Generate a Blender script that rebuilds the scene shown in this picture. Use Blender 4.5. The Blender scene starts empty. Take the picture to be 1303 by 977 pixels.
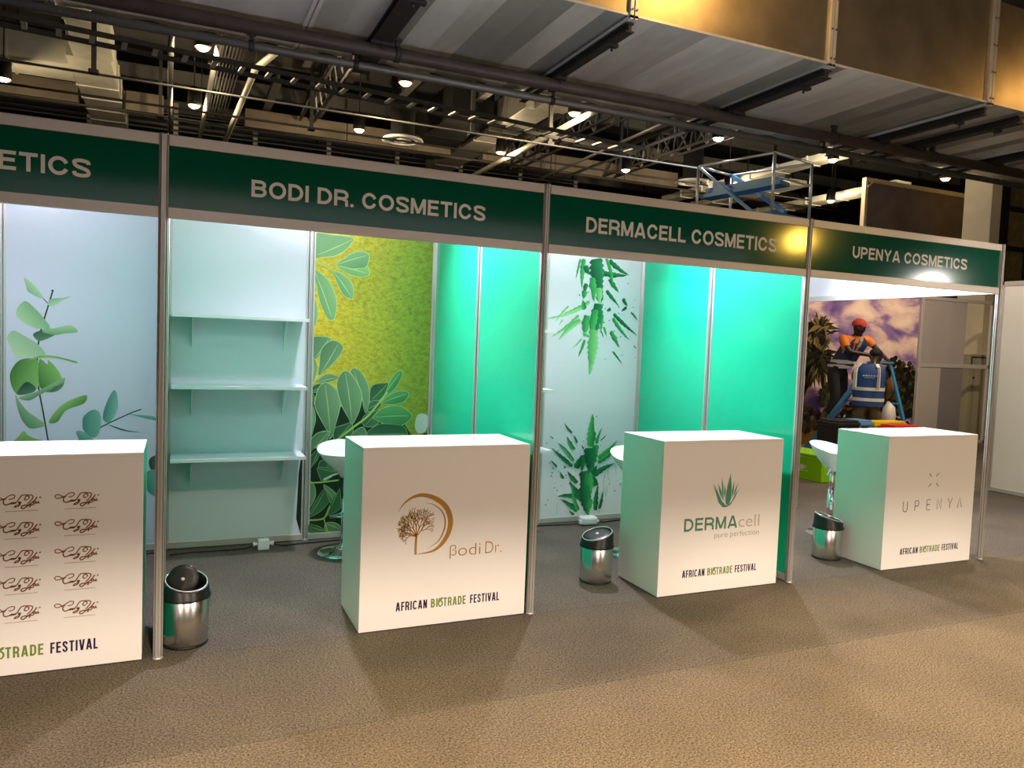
import bpy, bmesh, math, random
from mathutils import Vector, Matrix, Euler

# ------------------------------------------------------------------ camera, world, light, exposure
SC = bpy.context.scene
COL = SC.collection
SC.view_settings.view_transform = 'Standard'
SC.view_settings.look = 'None'
SC.view_settings.gamma = 1.0
SC.view_settings.use_curve_mapping = False
SC.view_settings.exposure = 0.15
SC.cycles.use_denoising = True
SC.cycles.max_bounces = 7
SC.cycles.diffuse_bounces = 4
SC.cycles.glossy_bounces = 4
SC.cycles.sample_clamp_indirect = 6.0
SC.cycles.caustics_reflective = False
SC.cycles.caustics_refractive = False

YAW, PIT, ROL = 0.4172168, -0.05670737, 0.03858194
CAM = Vector((0.058634, -3.942184, 1.590422))
fw = Vector((math.sin(YAW)*math.cos(PIT), math.cos(YAW)*math.cos(PIT), math.sin(PIT)))
r0 = Vector((math.cos(YAW), -math.sin(YAW), 0)); u0 = r0.cross(fw)
rt = math.cos(ROL)*r0 + math.sin(ROL)*u0
up = -math.sin(ROL)*r0 + math.cos(ROL)*u0
cd = bpy.data.cameras.new('camera'); cam = bpy.data.objects.new('camera', cd); COL.objects.link(cam)
cd.sensor_width = 36.0; cd.lens = 969.8318/1303*36.0; cd.clip_start = 0.05; cd.clip_end = 200
m = Matrix((rt, up, -fw)).transposed().to_4x4(); m.translation = CAM
cam.matrix_world = m
SC.camera = cam

S = 1.975          # booth pitch and depth
D = 1.975
HT = 2.48          # shell scheme height

wd = bpy.data.worlds.new('world'); SC.world = wd; wd.use_nodes = True
wd.node_tree.nodes['Background'].inputs[0].default_value = (1.0, 0.86, 0.70, 1)
wd.node_tree.nodes['Background'].inputs[1].default_value = 0.05

def lamp(kind, loc, energy, color, size=0.05, rot=None, cone=None, blend=0.3):
    d = bpy.data.lights.new('light', kind); d.energy = energy; d.color = color
    if kind in ('POINT', 'SPOT'): d.shadow_soft_size = size
    if kind == 'SPOT': d.spot_size = math.radians(cone or 120); d.spot_blend = blend
    o = bpy.data.objects.new('light', d); COL.objects.link(o); o.location = loc
    if rot: o.rotation_euler = [math.radians(a) for a in rot]
    return o

COOL = (0.92, 0.83, 0.95); WARM = (1.0, 0.77, 0.52); WARM2 = (1.0, 0.52, 0.13); OPP = (1.0, 0.81, 0.63)
for k in range(-1, 4):          # floodlight of each booth, on an arm above its back wall, tipped towards the aisle
    x, f = k*S + 1.10, (1.0 if k < 3 else 0.42)
    lamp('SPOT', (x, 1.60, 2.74), 320*f, COOL, 0.045, (-53, 0, 0), 165, 1.0)
    lamp('POINT', (x, 0.90, 2.74), 42*f, COOL, 0.045)  # added fill without a fixture, lifts the duct underside and the booth
for x in (-3.0, 0.6, 4.4, 8.2):   # floodlights of the opposite row, tipped down towards the aisle
    lamp('SPOT', (x, -5.75, 2.85), 600, OPP, 0.10, (55, 0, 0), 84, 0.15)
lamp('POINT', (9.35, -5.7, 3.40), 120, (1.0, 0.60, 0.08), 0.15)
lamp('POINT', (12.5, -5.7, 2.92), 120, (1.0, 0.96, 0.90), 0.13)
for x in (0.4, 3.7, 7.1, 10.5):   # hall lamps over the aisle
    lamp('SPOT', (x, -2.7, 6.0), 1750, (1.0, 0.60, 0.20), 0.12, (0, 0, 0), 54, 0.9)
    lamp('SPOT', (x, -4.7, 6.0), 640, (1.0, 0.80, 0.60), 0.12, (0, 0, 0), 120, 0.7)
lamp('SPOT', (10.45, 2.3, 4.9), 520, (1.0, 0.80, 0.58), 0.12, (12, 0, 0), 150, 0.6)  # unseen hall lamp lowered below the duct, added to brighten the mural
lamp('SPOT', (7.1, 1.2, 5.8), 460, (1.0, 0.80, 0.60), 0.12, (0, 0, 0), 110, 0.6)  # unseen lamp added to warm the white wall across the side aisle
lamp('POINT', (5.9, 1.3, 6.2), 80, WARM2, 0.12)
lamp('POINT', (13.0, 1.6, 6.0), 30, WARM2, 0.12)

# ------------------------------------------------------------------ helpers
def lin(c):
    if isinstance(c, str):
        c = c.lstrip('#'); c = [int(c[i:i+2], 16)/255 for i in (0, 2, 4)]
        c = [v/12.92 if v <= 0.04045 else ((v+0.055)/1.055)**2.4 for v in c]
    return (c[0], c[1], c[2], 1.0)

MATS = {}
def mat(name, color, rough=0.5, metal=0.0, emit=None, es=0.0, var=0.0, vscale=8.0, bump=0.0, coat=0.0, coat_r=0.1, spec=0.5, stretch=None, attr=None):
    if name in MATS: return MATS[name]
    mt = bpy.data.materials.new(name); mt.use_nodes = True; nt = mt.node_tree
    b = nt.nodes['Principled BSDF']
    c = lin(color)
    b.inputs['Base Color'].default_value = c
    b.inputs['Roughness'].default_value = rough
    b.inputs['Metallic'].default_value = metal
    b.inputs['Specular IOR Level'].default_value = spec
    if coat: b.inputs['Coat Weight'].default_value = coat; b.inputs['Coat Roughness'].default_value = coat_r
    if emit is not None:
        b.inputs['Emission Color'].default_value = lin(emit); b.inputs['Emission Strength'].default_value = es
    if attr:
        a = nt.nodes.new('ShaderNodeVertexColor'); a.layer_name = attr
        nt.links.new(a.outputs['Color'], b.inputs['Base Color'])
    if var or bump:
        tc = nt.nodes.new('ShaderNodeTexCoord'); mp = nt.nodes.new('ShaderNodeMapping')
        nt.links.new(tc.outputs['Object'], mp.inputs['Vector'])
        if stretch: mp.inputs['Scale'].default_value = stretch
        n = nt.nodes.new('ShaderNodeTexNoise'); n.inputs['Scale'].default_value = vscale; n.inputs['Detail'].default_value = 4
        nt.links.new(mp.outputs['Vector'], n.inputs['Vector'])
        if var and not attr:
            r = nt.nodes.new('ShaderNodeValToRGB')
            r.color_ramp.elements[0].position = 0.3; r.color_ramp.elements[1].position = 0.7
            r.color_ramp.elements[0].color = (c[0]*(1-var), c[1]*(1-var), c[2]*(1-var), 1)
            r.color_ramp.elements[1].color = (min(1, c[0]*(1+var)), min(1, c[1]*(1+var)), min(1, c[2]*(1+var)), 1)
            nt.links.new(n.outputs['Fac'], r.inputs['Fac']); nt.links.new(r.outputs['Color'], b.inputs['Base Color'])
        if bump:
            bp = nt.nodes.new('ShaderNodeBump'); bp.inputs['Strength'].default_value = bump; bp.inputs['Distance'].default_value = 0.01
            nt.links.new(n.outputs['Fac'], bp.inputs['Height']); nt.links.new(bp.outputs['Normal'], b.inputs['Normal'])
    MATS[name] = mt; return mt

def box(bm, x0, x1, y0, y1, z0, z1, bev=0.0, mi=0, rot=None, pivot=None):
    r = bmesh.ops.create_cube(bm, size=1.0); vs = r['verts']
    for v in vs:
        v.co = Vector(((x0+x1)/2 + v.co.x*(x1-x0), (y0+y1)/2 + v.co.y*(y1-y0), (z0+z1)/2 + v.co.z*(z1-z0)))
    if rot is not None:
        bmesh.ops.rotate(bm, verts=vs, cent=pivot or Vector(((x0+x1)/2, (y0+y1)/2, (z0+z1)/2)), matrix=rot)
    fs = {f for v in vs for f in v.link_faces}
    for f in fs: f.material_index = mi
    if bev > 0:
        es = {e for v in vs for e in v.link_edges}
        bmesh.ops.bevel(bm, geom=list(es), offset=bev, segments=2, affect='EDGES', profile=0.5)
    return vs

def frame_of(d):
    d = d.normalized(); a = Vector((0, 0, 1)) if abs(d.z) < 0.9 else Vector((1, 0, 0))
    u = d.cross(a).normalized(); return u, d.cross(u).normalized()

def tube(bm, pts, r, seg=10, cap=True, mi=0, smooth=True):
    pts = [Vector(p) for p in pts]; n = len(pts)
    rs = r if isinstance(r, (list, tuple)) else [r]*n
    rings = []
    pu = None
    for i, p in enumerate(pts):
        d = (pts[min(i+1, n-1)] - pts[max(i-1, 0)])
        if d.length < 1e-9: d = Vector((0, 0, 1))
        d.normalize()
        if pu is None: u, w = frame_of(d)
        else:
            u = (pu - d*pu.dot(d))
            if u.length < 1e-6: u, w = frame_of(d)
            u.normalize(); w = d.cross(u)
        pu = u
        rings.append([bm.verts.new(p + (u*math.cos(t) + w*math.sin(t))*rs[i]) for t in (2*math.pi*k/seg for k in range(seg))])
    for a, b in zip(rings, rings[1:]):
        for k in range(seg):
            f = bm.faces.new((a[k], a[(k+1) % seg], b[(k+1) % seg], b[k])); f.smooth = smooth; f.material_index = mi
    if cap:
        for q in (rings[0], rings[-1]):
            f = bm.faces.new(q); f.material_index = mi
    return rings

def bar(bm, a, b, w, h=None, mi=0):
    """rectangular bar between two points"""
    a, b = Vector(a), Vector(b); h = h or w; d = b-a
    u, v = frame_of(d)
    if abs(d.normalized().z) < 0.9:      # keep one side horizontal
        v = Vector((0, 0, 1)); v = (v - d.normalized()*v.dot(d.normalized())).normalized(); u = d.normalized().cross(v)
    vs = []
    for p in (a, b):
        vs.append([bm.verts.new(p + u*sx*w/2 + v*sy*h/2) for sx, sy in ((-1, -1), (1, -1), (1, 1), (-1, 1))])
    for k in range(4):
        bm.faces.new((vs[0][k], vs[0][(k+1) % 4], vs[1][(k+1) % 4], vs[1][k])).material_index = mi
    bm.faces.new(vs[0][::-1]).material_index = mi; bm.faces.new(vs[1]).material_index = mi

def lathe(bm, prof, seg=32, c=(0, 0, 0), mi=0, smooth=True):
    c = Vector(c); rings = []
    for r, z in prof:
        if r < 1e-5: rings.append([bm.verts.new(c + Vector((0, 0, z)))])
        else: rings.append([bm.verts.new(c + Vector((r*math.cos(t), r*math.sin(t), z))) for t in (2*math.pi*k/seg for k in range(seg))])
    for a, b in zip(rings, rings[1:]):
        for k in range(seg):
            k2 = (k+1) % seg
            if len(a) == 1 and len(b) == 1: continue
            if len(a) == 1: q = (a[0], b[k2], b[k])
            elif len(b) == 1: q = (a[k], a[k2], b[0])
            else: q = (a[k], a[k2], b[k2], b[k])
            f = bm.faces.new(q); f.smooth = smooth; f.material_index = mi

def prism(bm, poly, z0, z1, mi=0):
    """vertical extrusion of an outline in X,Y"""
    lo = [bm.verts.new((x, y, z0)) for x, y in poly]; hi = [bm.verts.new((x, y, z1)) for x, y in poly]
    n = len(poly)
    for k in range(n): bm.faces.new((lo[k], lo[(k+1) % n], hi[(k+1) % n], hi[k])).material_index = mi
    bm.faces.new(lo[::-1]).material_index = mi; bm.faces.new(hi).material_index = mi

def obj(name, bm, mt, parent=None, loc=(0, 0, 0), fix=True):
    if fix: bmesh.ops.recalc_face_normals(bm, faces=bm.faces)
    me = bpy.data.meshes.new(name); bm.to_mesh(me); bm.free()
    for q in (mt if isinstance(mt, (list, tuple)) else [mt]): me.materials.append(q)
    o = bpy.data.objects.new(name, me); COL.objects.link(o); o.location = loc
    if parent: o.parent = parent
    return o

def tag(o, label, cat, group=None, kind=None):
    if label: o['label'] = label
    if cat: o['category'] = cat
    if group: o['group'] = group
    if kind: o['kind'] = kind
    return o

def thing(name, label, cat, loc=(0, 0, 0), rotz=0.0, group=None):
    o = bpy.data.objects.new(name, None); COL.objects.link(o); o.empty_display_size = 0.1
    o.location = loc; o.rotation_euler = (0, 0, rotz)
    return tag(o, label, cat, group)

def dup(root, loc, rotz=None, label=None, group=None):
    r = root.copy(); COL.objects.link(r); r.location = loc
    if rotz is not None: r.rotation_euler = (0, 0, rotz)
    if label: r['label'] = label
    if group: r['group'] = group
    for ch in list(root.children):
        c = ch.copy(); COL.objects.link(c); c.parent = r
        for g in list(ch.children):
            e = g.copy(); COL.objects.link(e); e.parent = c
    return r

def struct(name, bm, mt):
    o = obj(name, bm, mt); o['kind'] = 'structure'; return o

NB = bmesh.new

# flat lettering and line art, standing in the X-Z plane and facing -Y
def text_mesh(name, body, x0, x1, z0, zc, y, mt, parent, bold=0.0, base='H'):
    def raw(t):
        cu = bpy.data.curves.new('t', 'FONT'); cu.body = t; cu.size = 1.0; cu.offset = bold; cu.resolution_u = 6
        o = bpy.data.objects.new('t', cu); COL.objects.link(o)
        dg = bpy.context.evaluated_depsgraph_get(); me = bpy.data.meshes.new_from_object(o.evaluated_get(dg))
        bpy.data.objects.remove(o); bpy.data.curves.remove(cu); return me
    h = raw(base); ch = max(v.co.y for v in h.vertices); cb = min(v.co.y for v in h.vertices); bpy.data.meshes.remove(h)
    me = raw(body); xs = [v.co.x for v in me.vertices]; a, b = min(xs), max(xs)
    for v in me.vertices:
        X = x0 + (v.co.x-a)/(b-a)*(x1-x0); Zz = z0 + (v.co.y-cb)/(ch-cb)*(zc-z0)
        v.co = (X, y, Zz)
    me.name = name; me.materials.clear(); me.materials.append(mt)
    for p in me.polygons: p.material_index = 0
    o = bpy.data.objects.new(name, me); COL.objects.link(o)
    if parent: o.parent = parent
    return o

def cr(pts, n=5, closed=False):
    """Catmull-Rom smoothing"""
    P = [Vector(p).to_2d() if len(p) > 2 else Vector(p) for p in pts]; N = len(P); out = []
    rng = range(N) if closed else range(N-1)
    for i in rng:
        p1, p2 = P[i], P[(i+1) % N]
        p0 = P[i-1] if (closed or i > 0) else p1; p3 = P[(i+2) % N] if (closed or i+2 < N) else p2
        for k in range(n):
            t = k/n
            out.append(0.5*((2*p1) + (p2-p0)*t + (2*p0-5*p1+4*p2-p3)*t*t + (3*p1-p0-3*p2+p3)*t*t*t))
    if not closed: out.append(P[-1])
    return out

class Art:
    """flat printed artwork in X,Z with one colour per corner"""
    def __init__(self, y, step=0.00003):
        self.bm = NB(); self.cl = self.bm.loops.layers.float_color.new('print'); self.y = y; self.k = 0; self.step = step
    def poly(self, pts, col, cols=None):
        self.k += 1; y = self.y - self.k*self.step
        vs = [self.bm.verts.new((p[0], y, p[1])) for p in pts]
        try: f = self.bm.faces.new(vs)
        except ValueError: return
        f.normal_update()
        if f.normal.y > 0: f.normal_flip()
        c = lin(col) if not isinstance(col, tuple) or len(col) != 4 else col
        cc = {v: (lin(q) if isinstance(q, str) else q) for v, q in zip(vs, cols)} if cols else None
        for l in f.loops: l[self.cl] = cc[l.vert] if cc else c
    def stroke(self, pts, w, col, smooth=True, taper=0.0):
        P = cr(pts, 5) if smooth and len(pts) > 2 else [Vector(p) for p in pts]
        L, R = [], []; n = len(P)
        for i, p in enumerate(P):
            d = P[min(i+1, n-1)] - P[max(i-1, 0)]
            if d.length < 1e-9: d = Vector((1, 0))
            d.normalize(); q = Vector((-d.y, d.x)); ww = w/2*(1-taper*abs(2*i/(n-1)-1)) if n > 1 else w/2
            L.append(p+q*ww); R.append(p-q*ww)
        self.k += 1; y = self.y - self.k*self.step; c = lin(col) if isinstance(col, str) else col
        for i in range(n-1):
            vs = [self.bm.verts.new((p[0], y, p[1])) for p in (L[i], L[i+1], R[i+1], R[i])]
            f = self.bm.faces.new(vs); f.normal_update()
            if f.normal.y > 0: f.normal_flip()
            for l in f.loops: l[self.cl] = c
    def leaf(self, pts, dark, light, edge=None, rib=None, ew=1.05, ribw=0.006, sm=True):
        P = cr(pts, 4, True) if sm else [Vector(p) for p in pts]
        c = sum(P, Vector((0, 0)))/len(P)
        far = max(((p-q).length, i, j) for i, p in enumerate(P) for j, q in enumerate(P) if i < j)
        a, b = P[far[1]], P[far[2]]; ax = (b-a).normalized(); nr = Vector((-ax.y, ax.x))
        wid = max(abs((p-a).dot(nr)) for p in P) + 1e-6
        if edge: 
            self.poly([p + (p-c).normalized()*0.006 for p in P], edge)
        ld, ll = lin(dark), lin(light)
        cols = []
        for p in P:
            t = max(0, min(1, 0.5 + 0.5*(p-a).dot(nr)/wid)); cols.append(tuple(ld[k]*(1-t) + ll[k]*t for k in range(4)))
        self.poly(P, dark, cols)
        if rib: self.stroke([a.lerp(b, 0.04), a.lerp(b, 0.5)+nr*0.004, a.lerp(b, 0.92)], ribw, rib, True, 0.6)
    def spike(self, p0, p1, w, dark, light, teeth=True, seed=0):
        rd = random.Random(seed); a, b = Vector(p0), Vector(p1); d = b-a; L = d.length
        if L < 1e-6: return
        ax = d/L; nr = Vector((-ax.y, ax.x)); n = max(5, int(L/0.022)); bend = rd.uniform(-.06, .06)*L
        A, B = [], []
        for i in range(n):
            t = i/n; prof = (0.55+0.45*min(1, t/0.35)) * (1-t)**0.75*1.15
            off = nr*bend*math.sin(math.pi*t)
            jag = (0.80 + (0.28 if i % 2 else 0)) if teeth else 1.0
            A.append(a + d*t + off + nr*w/2*prof*jag); B.append(a + d*t + off - nr*w/2*prof*(jag if rd.random() < .7 else .7))
        P = A + [b] + B[::-1]; ld, ll = lin(dark), lin(light)
        cols = [ll]*len(A) + [ll] + [ld]*len(B)
        self.poly(P, dark, cols)
    def done(self, name, mt, parent=None):
        return obj(name, self.bm, mt, parent, fix=False)

# monoline sign alphabet: grotesque capitals drawn as strokes in a unit-height box
def arcp(cx, cy, rx, ry, a0, a1, n=14):
    return [(cx+rx*math.cos(math.radians(a0+(a1-a0)*k/n)), cy+ry*math.sin(math.radians(a0+(a1-a0)*k/n))) for k in range(n+1)]
def glyph(c, w, t, ry):
    L, Rr, B, T = t/2, w-t/2, t/2, 1-t/2; rx = (Rr-L)/2; cx = w/2; ry = min(ry, (T-B)/2)
    if c == 'I': return [[(w/2, 0), (w/2, 1)]]
    if c == '.': return [[(w/2, 0), (w/2, t)]]
    if c == 'E': return [[(L, 0), (L, 1)], [(0, B), (w, B)], [(0, T), (w, T)], [(0, .53), (w*.93, .53)]]
    if c == 'F': return [[(L, 0), (L, 1)], [(0, T), (w, T)], [(0, .50), (w*.92, .50)]]
    if c == 'L': return [[(L, 0), (L, 1)], [(0, B), (w, B)]]
    if c == 'T': return [[(cx, 0), (cx, 1)], [(0, T), (w, T)]]
    if c == 'O': return [arcp(cx, T-ry, rx, ry, 0, 180) + arcp(cx, B+ry, rx, ry, 180, 360) + [(Rr, T-ry), (Rr, T-ry-.001)]]
    if c == 'C': return [arcp(cx, T-ry, rx, ry, 22, 180) + arcp(cx, B+ry, rx, ry, 180, 338)]
    if c == 'U': return [[(L, 1)] + arcp(cx, B+ry*.8, rx, ry*.8, 180, 360) + [(Rr, 1)]]
    if c == 'D': return [[(L, 0), (L, 1)], [(0, T), (w-rx*1.25-t/2, T)] + arcp(Rr-rx*1.25, T-ry, rx*1.25, ry, 90, 0)[1:] + arcp(Rr-rx*1.25, B+ry, rx*1.25, ry, 0, -90) + [(0, B)]]
    if c == 'P' or c == 'R' or c == 'B':
        m = .46 if c != 'B' else .53; r2 = (T-m)/2; k = min(rx*1.1, r2*1.25); W2 = Rr if c != 'B' else Rr-.03
        out = [[(L, 0), (L, 1)], [(0, T), (W2-k, T)] + arcp(W2-k, m+r2, k, r2, 90, -90)[1:-1] + [(W2-k, m), (0, m)]]
        if c == 'R': out.append([(w*.52, m), (w*.62, m-.02), (Rr-.02, m-.12), (Rr-.01, .10), (Rr+.02, 0)])
        if c == 'B':
            r3 = (m-B)/2; k = min(rx*1.1, r3*1.25); out.append([(0, m), (Rr-k, m)] + arcp(Rr-k, B+r3, k, r3, 90, -90)[1:-1] + [(Rr-k, B), (0, B)])
        return out
    if c == 'S':
        q = cr([(Rr, .71), (Rr-.05*w, .84), (cx, T), (L+.05*w, .86), (L+.01, .73), (L+.12*w, .60), (cx, .51), (Rr-.10*w, .41), (Rr, .28), (Rr-.06*w, .14), (cx, B), (L+.06*w, .15), (L, .30)], 5)
        return [[(v[0], v[1]) for v in q]]
    if c == 'A': return [[(L*.9, 0), (cx-t*.12, 1)], [(w-L*.9, 0), (cx+t*.12, 1)], [(w*.2, .26), (w*.8, .26)]]
    if c == 'V': return [[(L*.9, 1), (cx-t*.1, 0)], [(w-L*.9, 1), (cx+t*.1, 0)]]
    if c == 'Y': return [[(L*.9, 1), (cx, .44)], [(w-L*.9, 1), (cx, .44)], [(cx, .52), (cx, 0)]]
    if c == 'N': return [[(L, 0), (L, 1)], [(Rr, 0), (Rr, 1)], [(L+.02, .94), (Rr-.02, .06)]]
    if c == 'M': return [[(L, 0), (L, 1)], [(Rr, 0), (Rr, 1)], [(L+.03, .96), (cx, .06)], [(Rr-.03, .96), (cx, .06)]]
    return []
HELV = {'I': .19, '.': .19, 'E': .70, 'F': .66, 'L': .66, 'T': .76, 'O': .94, 'C': .88, 'U': .80, 'D': .83, 'P': .76, 'R': .84, 'B': .82, 'S': .80, 'A': .90, 'V': .86, 'Y': .88, 'N': .80, 'M': .96}
def word(name, txt, x0, x1, z0, zc, y, col, parent, t=0.185, gap=0.12, narrow=1.0, ry=0.5):
    ws = [(c, t if c in 'I.' else HELV[c]*narrow) for c in txt]; U = sum(q for _, q in ws) + gap*(len(ws)-1)
    sx, sz = (x1-x0)/U, zc-z0; a = Art(y, 4e-7); x = 0.0
    for c, gw in ws:
        for st in glyph(c, gw, t, ry): a.stroke([(x0+(x+px)*sx, z0+pz*sz) for px, pz in st], t*sz*(0.5+0.5*sx/sz), col, False)
        x += gw + gap
    return a.done(name, PRINT, parent)
# ------------------------------------------------------------------ materials
ALU = mat('brushed_aluminium', (0.58, 0.57, 0.55), 0.42, 0.6, var=0.08, vscale=30, stretch=(1, 1, 0.05))
RAIL = mat('rail_aluminium', (0.60, 0.57, 0.54), 0.42, 0.35)
WHITE = mat('white_laminate', (0.75, 0.77, 0.83), 0.35, spec=0.4)
GREEN = mat('green_laminate', (0.01, 0.52, 0.285), 0.20, spec=0.5)
FASG = mat('fascia_green', (0.0, 0.085, 0.046), 0.10, spec=0.5)
SIGN = mat('sign_lettering', (0.74, 0.73, 0.72), 0.5)
COUNTER = mat('counter_white', (0.80, 0.78, 0.765), 0.38, spec=0.4)
NAVY = mat('print_navy', (0.025, 0.012, 0.055), 0.5)
LEAFG = mat('print_leaf_green', (0.16, 0.24, 0.045), 0.5)
GOLD = mat('print_gold', (0.36, 0.18, 0.035), 0.5)
BROWN = mat('print_brown', (0.20, 0.085, 0.035), 0.5)
DGREEN = mat('print_sage_green', (0.085, 0.22, 0.145), 0.5)
PALE = mat('print_pale_grey', (0.50, 0.43, 0.42), 0.5)
GREY = mat('print_grey', (0.25, 0.24, 0.23), 0.5)
DARKP = mat('print_dark_brown', (0.05, 0.025, 0.03), 0.5)
PRINT = mat('printed_vinyl', (0.5, 0.5, 0.5), 0.42, attr='print', spec=0.3)
STEEL = mat('stainless_steel', (0.60, 0.59, 0.57), 0.24, 1.0, var=0.05, vscale=60, stretch=(1, 1, 0.02))
CHROME = mat('chrome', (0.75, 0.75, 0.75), 0.08, 1.0)
BLACKP = mat('black_plastic', (0.010, 0.010, 0.010), 0.34, spec=0.35)
WPLAST = mat('white_plastic', (0.80, 0.80, 0.80), 0.22)
CABLE = mat('black_cable', (0.012, 0.012, 0.012), 0.5)
DARKST = mat('dark_painted_steel', (0.028, 0.026, 0.024), 0.55)
MIDST = mat('grey_steel', (0.22, 0.215, 0.20), 0.45, 0.5)
LTST = mat('pale_galvanised', (0.74, 0.73, 0.62), 0.5, 0.15, var=0.10, vscale=3)
CREAM = mat('cream_paint', (0.70, 0.60, 0.42), 0.7, var=0.04, vscale=4)
BLUEP = mat('blue_paint', (0.045, 0.20, 0.40), 0.4)
BLACKC = mat('ceiling_black', (0.010, 0.010, 0.010), 0.9)

# ------------------------------------------------------------------ setting
def carpet(name, c0, c1):
    mt = bpy.data.materials.new(name); mt.use_nodes = True; nt = mt.node_tree; L = nt.links; b = nt.nodes['Principled BSDF']
    b.inputs['Roughness'].default_value = 0.95; b.inputs['Specular IOR Level'].default_value = 0.1
    tc = nt.nodes.new('ShaderNodeTexCoord')
    n1 = nt.nodes.new('ShaderNodeTexNoise'); n1.inputs['Scale'].default_value = 105; n1.inputs['Detail'].default_value = 8; n1.inputs['Roughness'].default_value = 0.95
    n2 = nt.nodes.new('ShaderNodeTexNoise'); n2.inputs['Scale'].default_value = 1.6; n2.inputs['Detail'].default_value = 4
    L.new(tc.outputs['Object'], n1.inputs['Vector']); L.new(tc.outputs['Object'], n2.inputs['Vector'])
    r1 = nt.nodes.new('ShaderNodeValToRGB'); e = r1.color_ramp.elements
    e[0].position = 0.43; e[0].color = c0; e[1].position = 0.575; e[1].color = c1
    L.new(n1.outputs['Fac'], r1.inputs['Fac'])
    r2 = nt.nodes.new('ShaderNodeValToRGB'); e = r2.color_ramp.elements
    e[0].position = 0.35; e[0].color = (0.82, 0.82, 0.83, 1); e[1].position = 0.7; e[1].color = (1.08, 1.06, 1.03, 1)
    L.new(n2.outputs['Fac'], r2.inputs['Fac'])
    mx = nt.nodes.new('ShaderNodeMix'); mx.data_type = 'RGBA'; mx.blend_type = 'MULTIPLY'; mx.inputs[0].default_value = 1
    L.new(r1.outputs['Color'], mx.inputs[6]); L.new(r2.outputs['Color'], mx.inputs[7]); L.new(mx.outputs[2], b.inputs['Base Color'])
    bp = nt.nodes.new('ShaderNodeBump'); bp.inputs['Strength'].default_value = 0.10; bp.inputs['Distance'].default_value = 0.002
    L.new(n1.outputs['Fac'], bp.inputs['Height']); L.new(bp.outputs['Normal'], b.inputs['Normal'])
    return mt
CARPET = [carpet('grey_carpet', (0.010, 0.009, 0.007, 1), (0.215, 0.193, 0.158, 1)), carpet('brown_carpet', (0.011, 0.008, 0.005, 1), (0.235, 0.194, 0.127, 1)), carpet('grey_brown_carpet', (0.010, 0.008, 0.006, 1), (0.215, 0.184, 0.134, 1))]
X0, X1, Y0, Y1, ZC = -16.0, 30.0, -14.0, 26.0, 8.2
bm = NB()
for a, b, mi_ in ((Y0, -0.934, 1), (-0.930, -0.006, 2), (-0.003, Y1, 0)):      # carpet runs with butt seams; warm aisle light partly tinted into the browner ones
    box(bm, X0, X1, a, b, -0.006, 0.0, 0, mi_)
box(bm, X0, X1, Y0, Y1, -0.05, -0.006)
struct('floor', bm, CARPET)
bm = NB(); box(bm, X0, X1, Y0, Y1, ZC, ZC+0.2); struct('ceiling', bm, BLACKC)
DKWALL = mat('dark_hall_wall', (0.020, 0.019, 0.018), 0.8)
bm = NB(); box(bm, X0, X1, Y1, Y1+0.2, 0, ZC); struct('wall_back', bm, DKWALL)
bm = NB(); box(bm, X0, X1, Y0-0.2, Y0, 0, ZC); struct('wall_front', bm, DKWALL)
bm = NB(); box(bm, X0-0.2, X0, Y0, Y1, 0, ZC); struct('wall_left', bm, DKWALL)
bm = NB(); box(bm, X1, X1+0.2, Y0, Y1, 0, ZC); struct('wall_right', bm, DKWALL)
bm = NB(); box(bm, -10, 7.0, -4.16, -4.12, 2.17, 2.90); box(bm, 7.0, 16, -4.16, -4.12, 2.10, 2.48); struct('blocker_trim_1', bm, WHITE)      # unseen fascia line of the opposite row, left part deepened to block its lamps

# ------------------------------------------------------------------ shell scheme: posts
def post_outline(R=0.021):
    """octagonal extrusion with a slot in each face"""
    out = []
    for k in range(8):
        a = math.pi/4*k; ux, uy = math.cos(a), math.sin(a); tx, ty = -uy, ux
        h = R*math.tan(math.pi/8)
        for s, r in ((-h, R), (-0.0032, R), (-0.0032, R-0.008), (0.0032, R-0.008), (0.0032, R), (h, R)):
            if s == h: continue
            out.append((ux*r + tx*s, uy*r + ty*s))
    return out
bm = NB(); prism(bm, post_outline(), 0.012, HT)
post_me = None
def post(x, y, label, group=None, h=HT):
    global post_me
    t = thing('upright_post', label, 'post', (x, y, 0), 0, group)
    if post_me is None:
        o = obj('shaft', bm, ALU, t); post_me = o.data
        b2 = NB(); lathe(b2, [(0, 0), (0.024, 0), (0.024, 0.008), (0.020, 0.012), (0, 0.012)], 20); f = obj('foot', b2, ALU, t)
        b3 = NB(); lathe(b3, [(0, HT), (0.020, HT), (0.018, HT+0.005), (0, HT+0.005)], 16); c = obj('cap', b3, DARKST, t)
        post.f, post.c = f.data, c.data
    else:
        for n, me in (('shaft', post_me), ('foot', post.f), ('cap', post.c)):
            o = bpy.data.objects.new(n, me); COL.objects.link(o); o.parent = t
    return t
ordi = ['first', 'second', 'third', 'fourth']
for k in range(4):
    post(k*S, 0, ['grooved aluminium front post between the leftmost booth and the shelf booth',
                  'grooved aluminium front post at the right edge of the tree-logo counter',
                  'grooved aluminium front post right of the aloe-logo counter',
                  'grooved aluminium front corner post at the far right end of the row'][k])
for x, lb in ((0.5*S, 'slim back post between the shelf wall and the powder and leaf mural'),
              (1*S, 'slim back corner post where the powder mural meets the green panels'),
              (1.5*S, 'slim back post at the left edge of the aloe mural'),
              (2*S, 'slim back corner post where the aloe mural meets the green panels'),
              (3*S, 'slim back corner post at the left edge of the palm mural view'),
              (0, 'back corner post at the left end of the shelf wall'),
              (-0.5*S, 'back post at the left edge of the eucalyptus mural')):
    post(x, D, lb)
post(1*S, D/2, 'middle post between the two green panels of the shelf booth')
post(2*S, D/2, 'middle post between the two green panels of the aloe booth')
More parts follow.
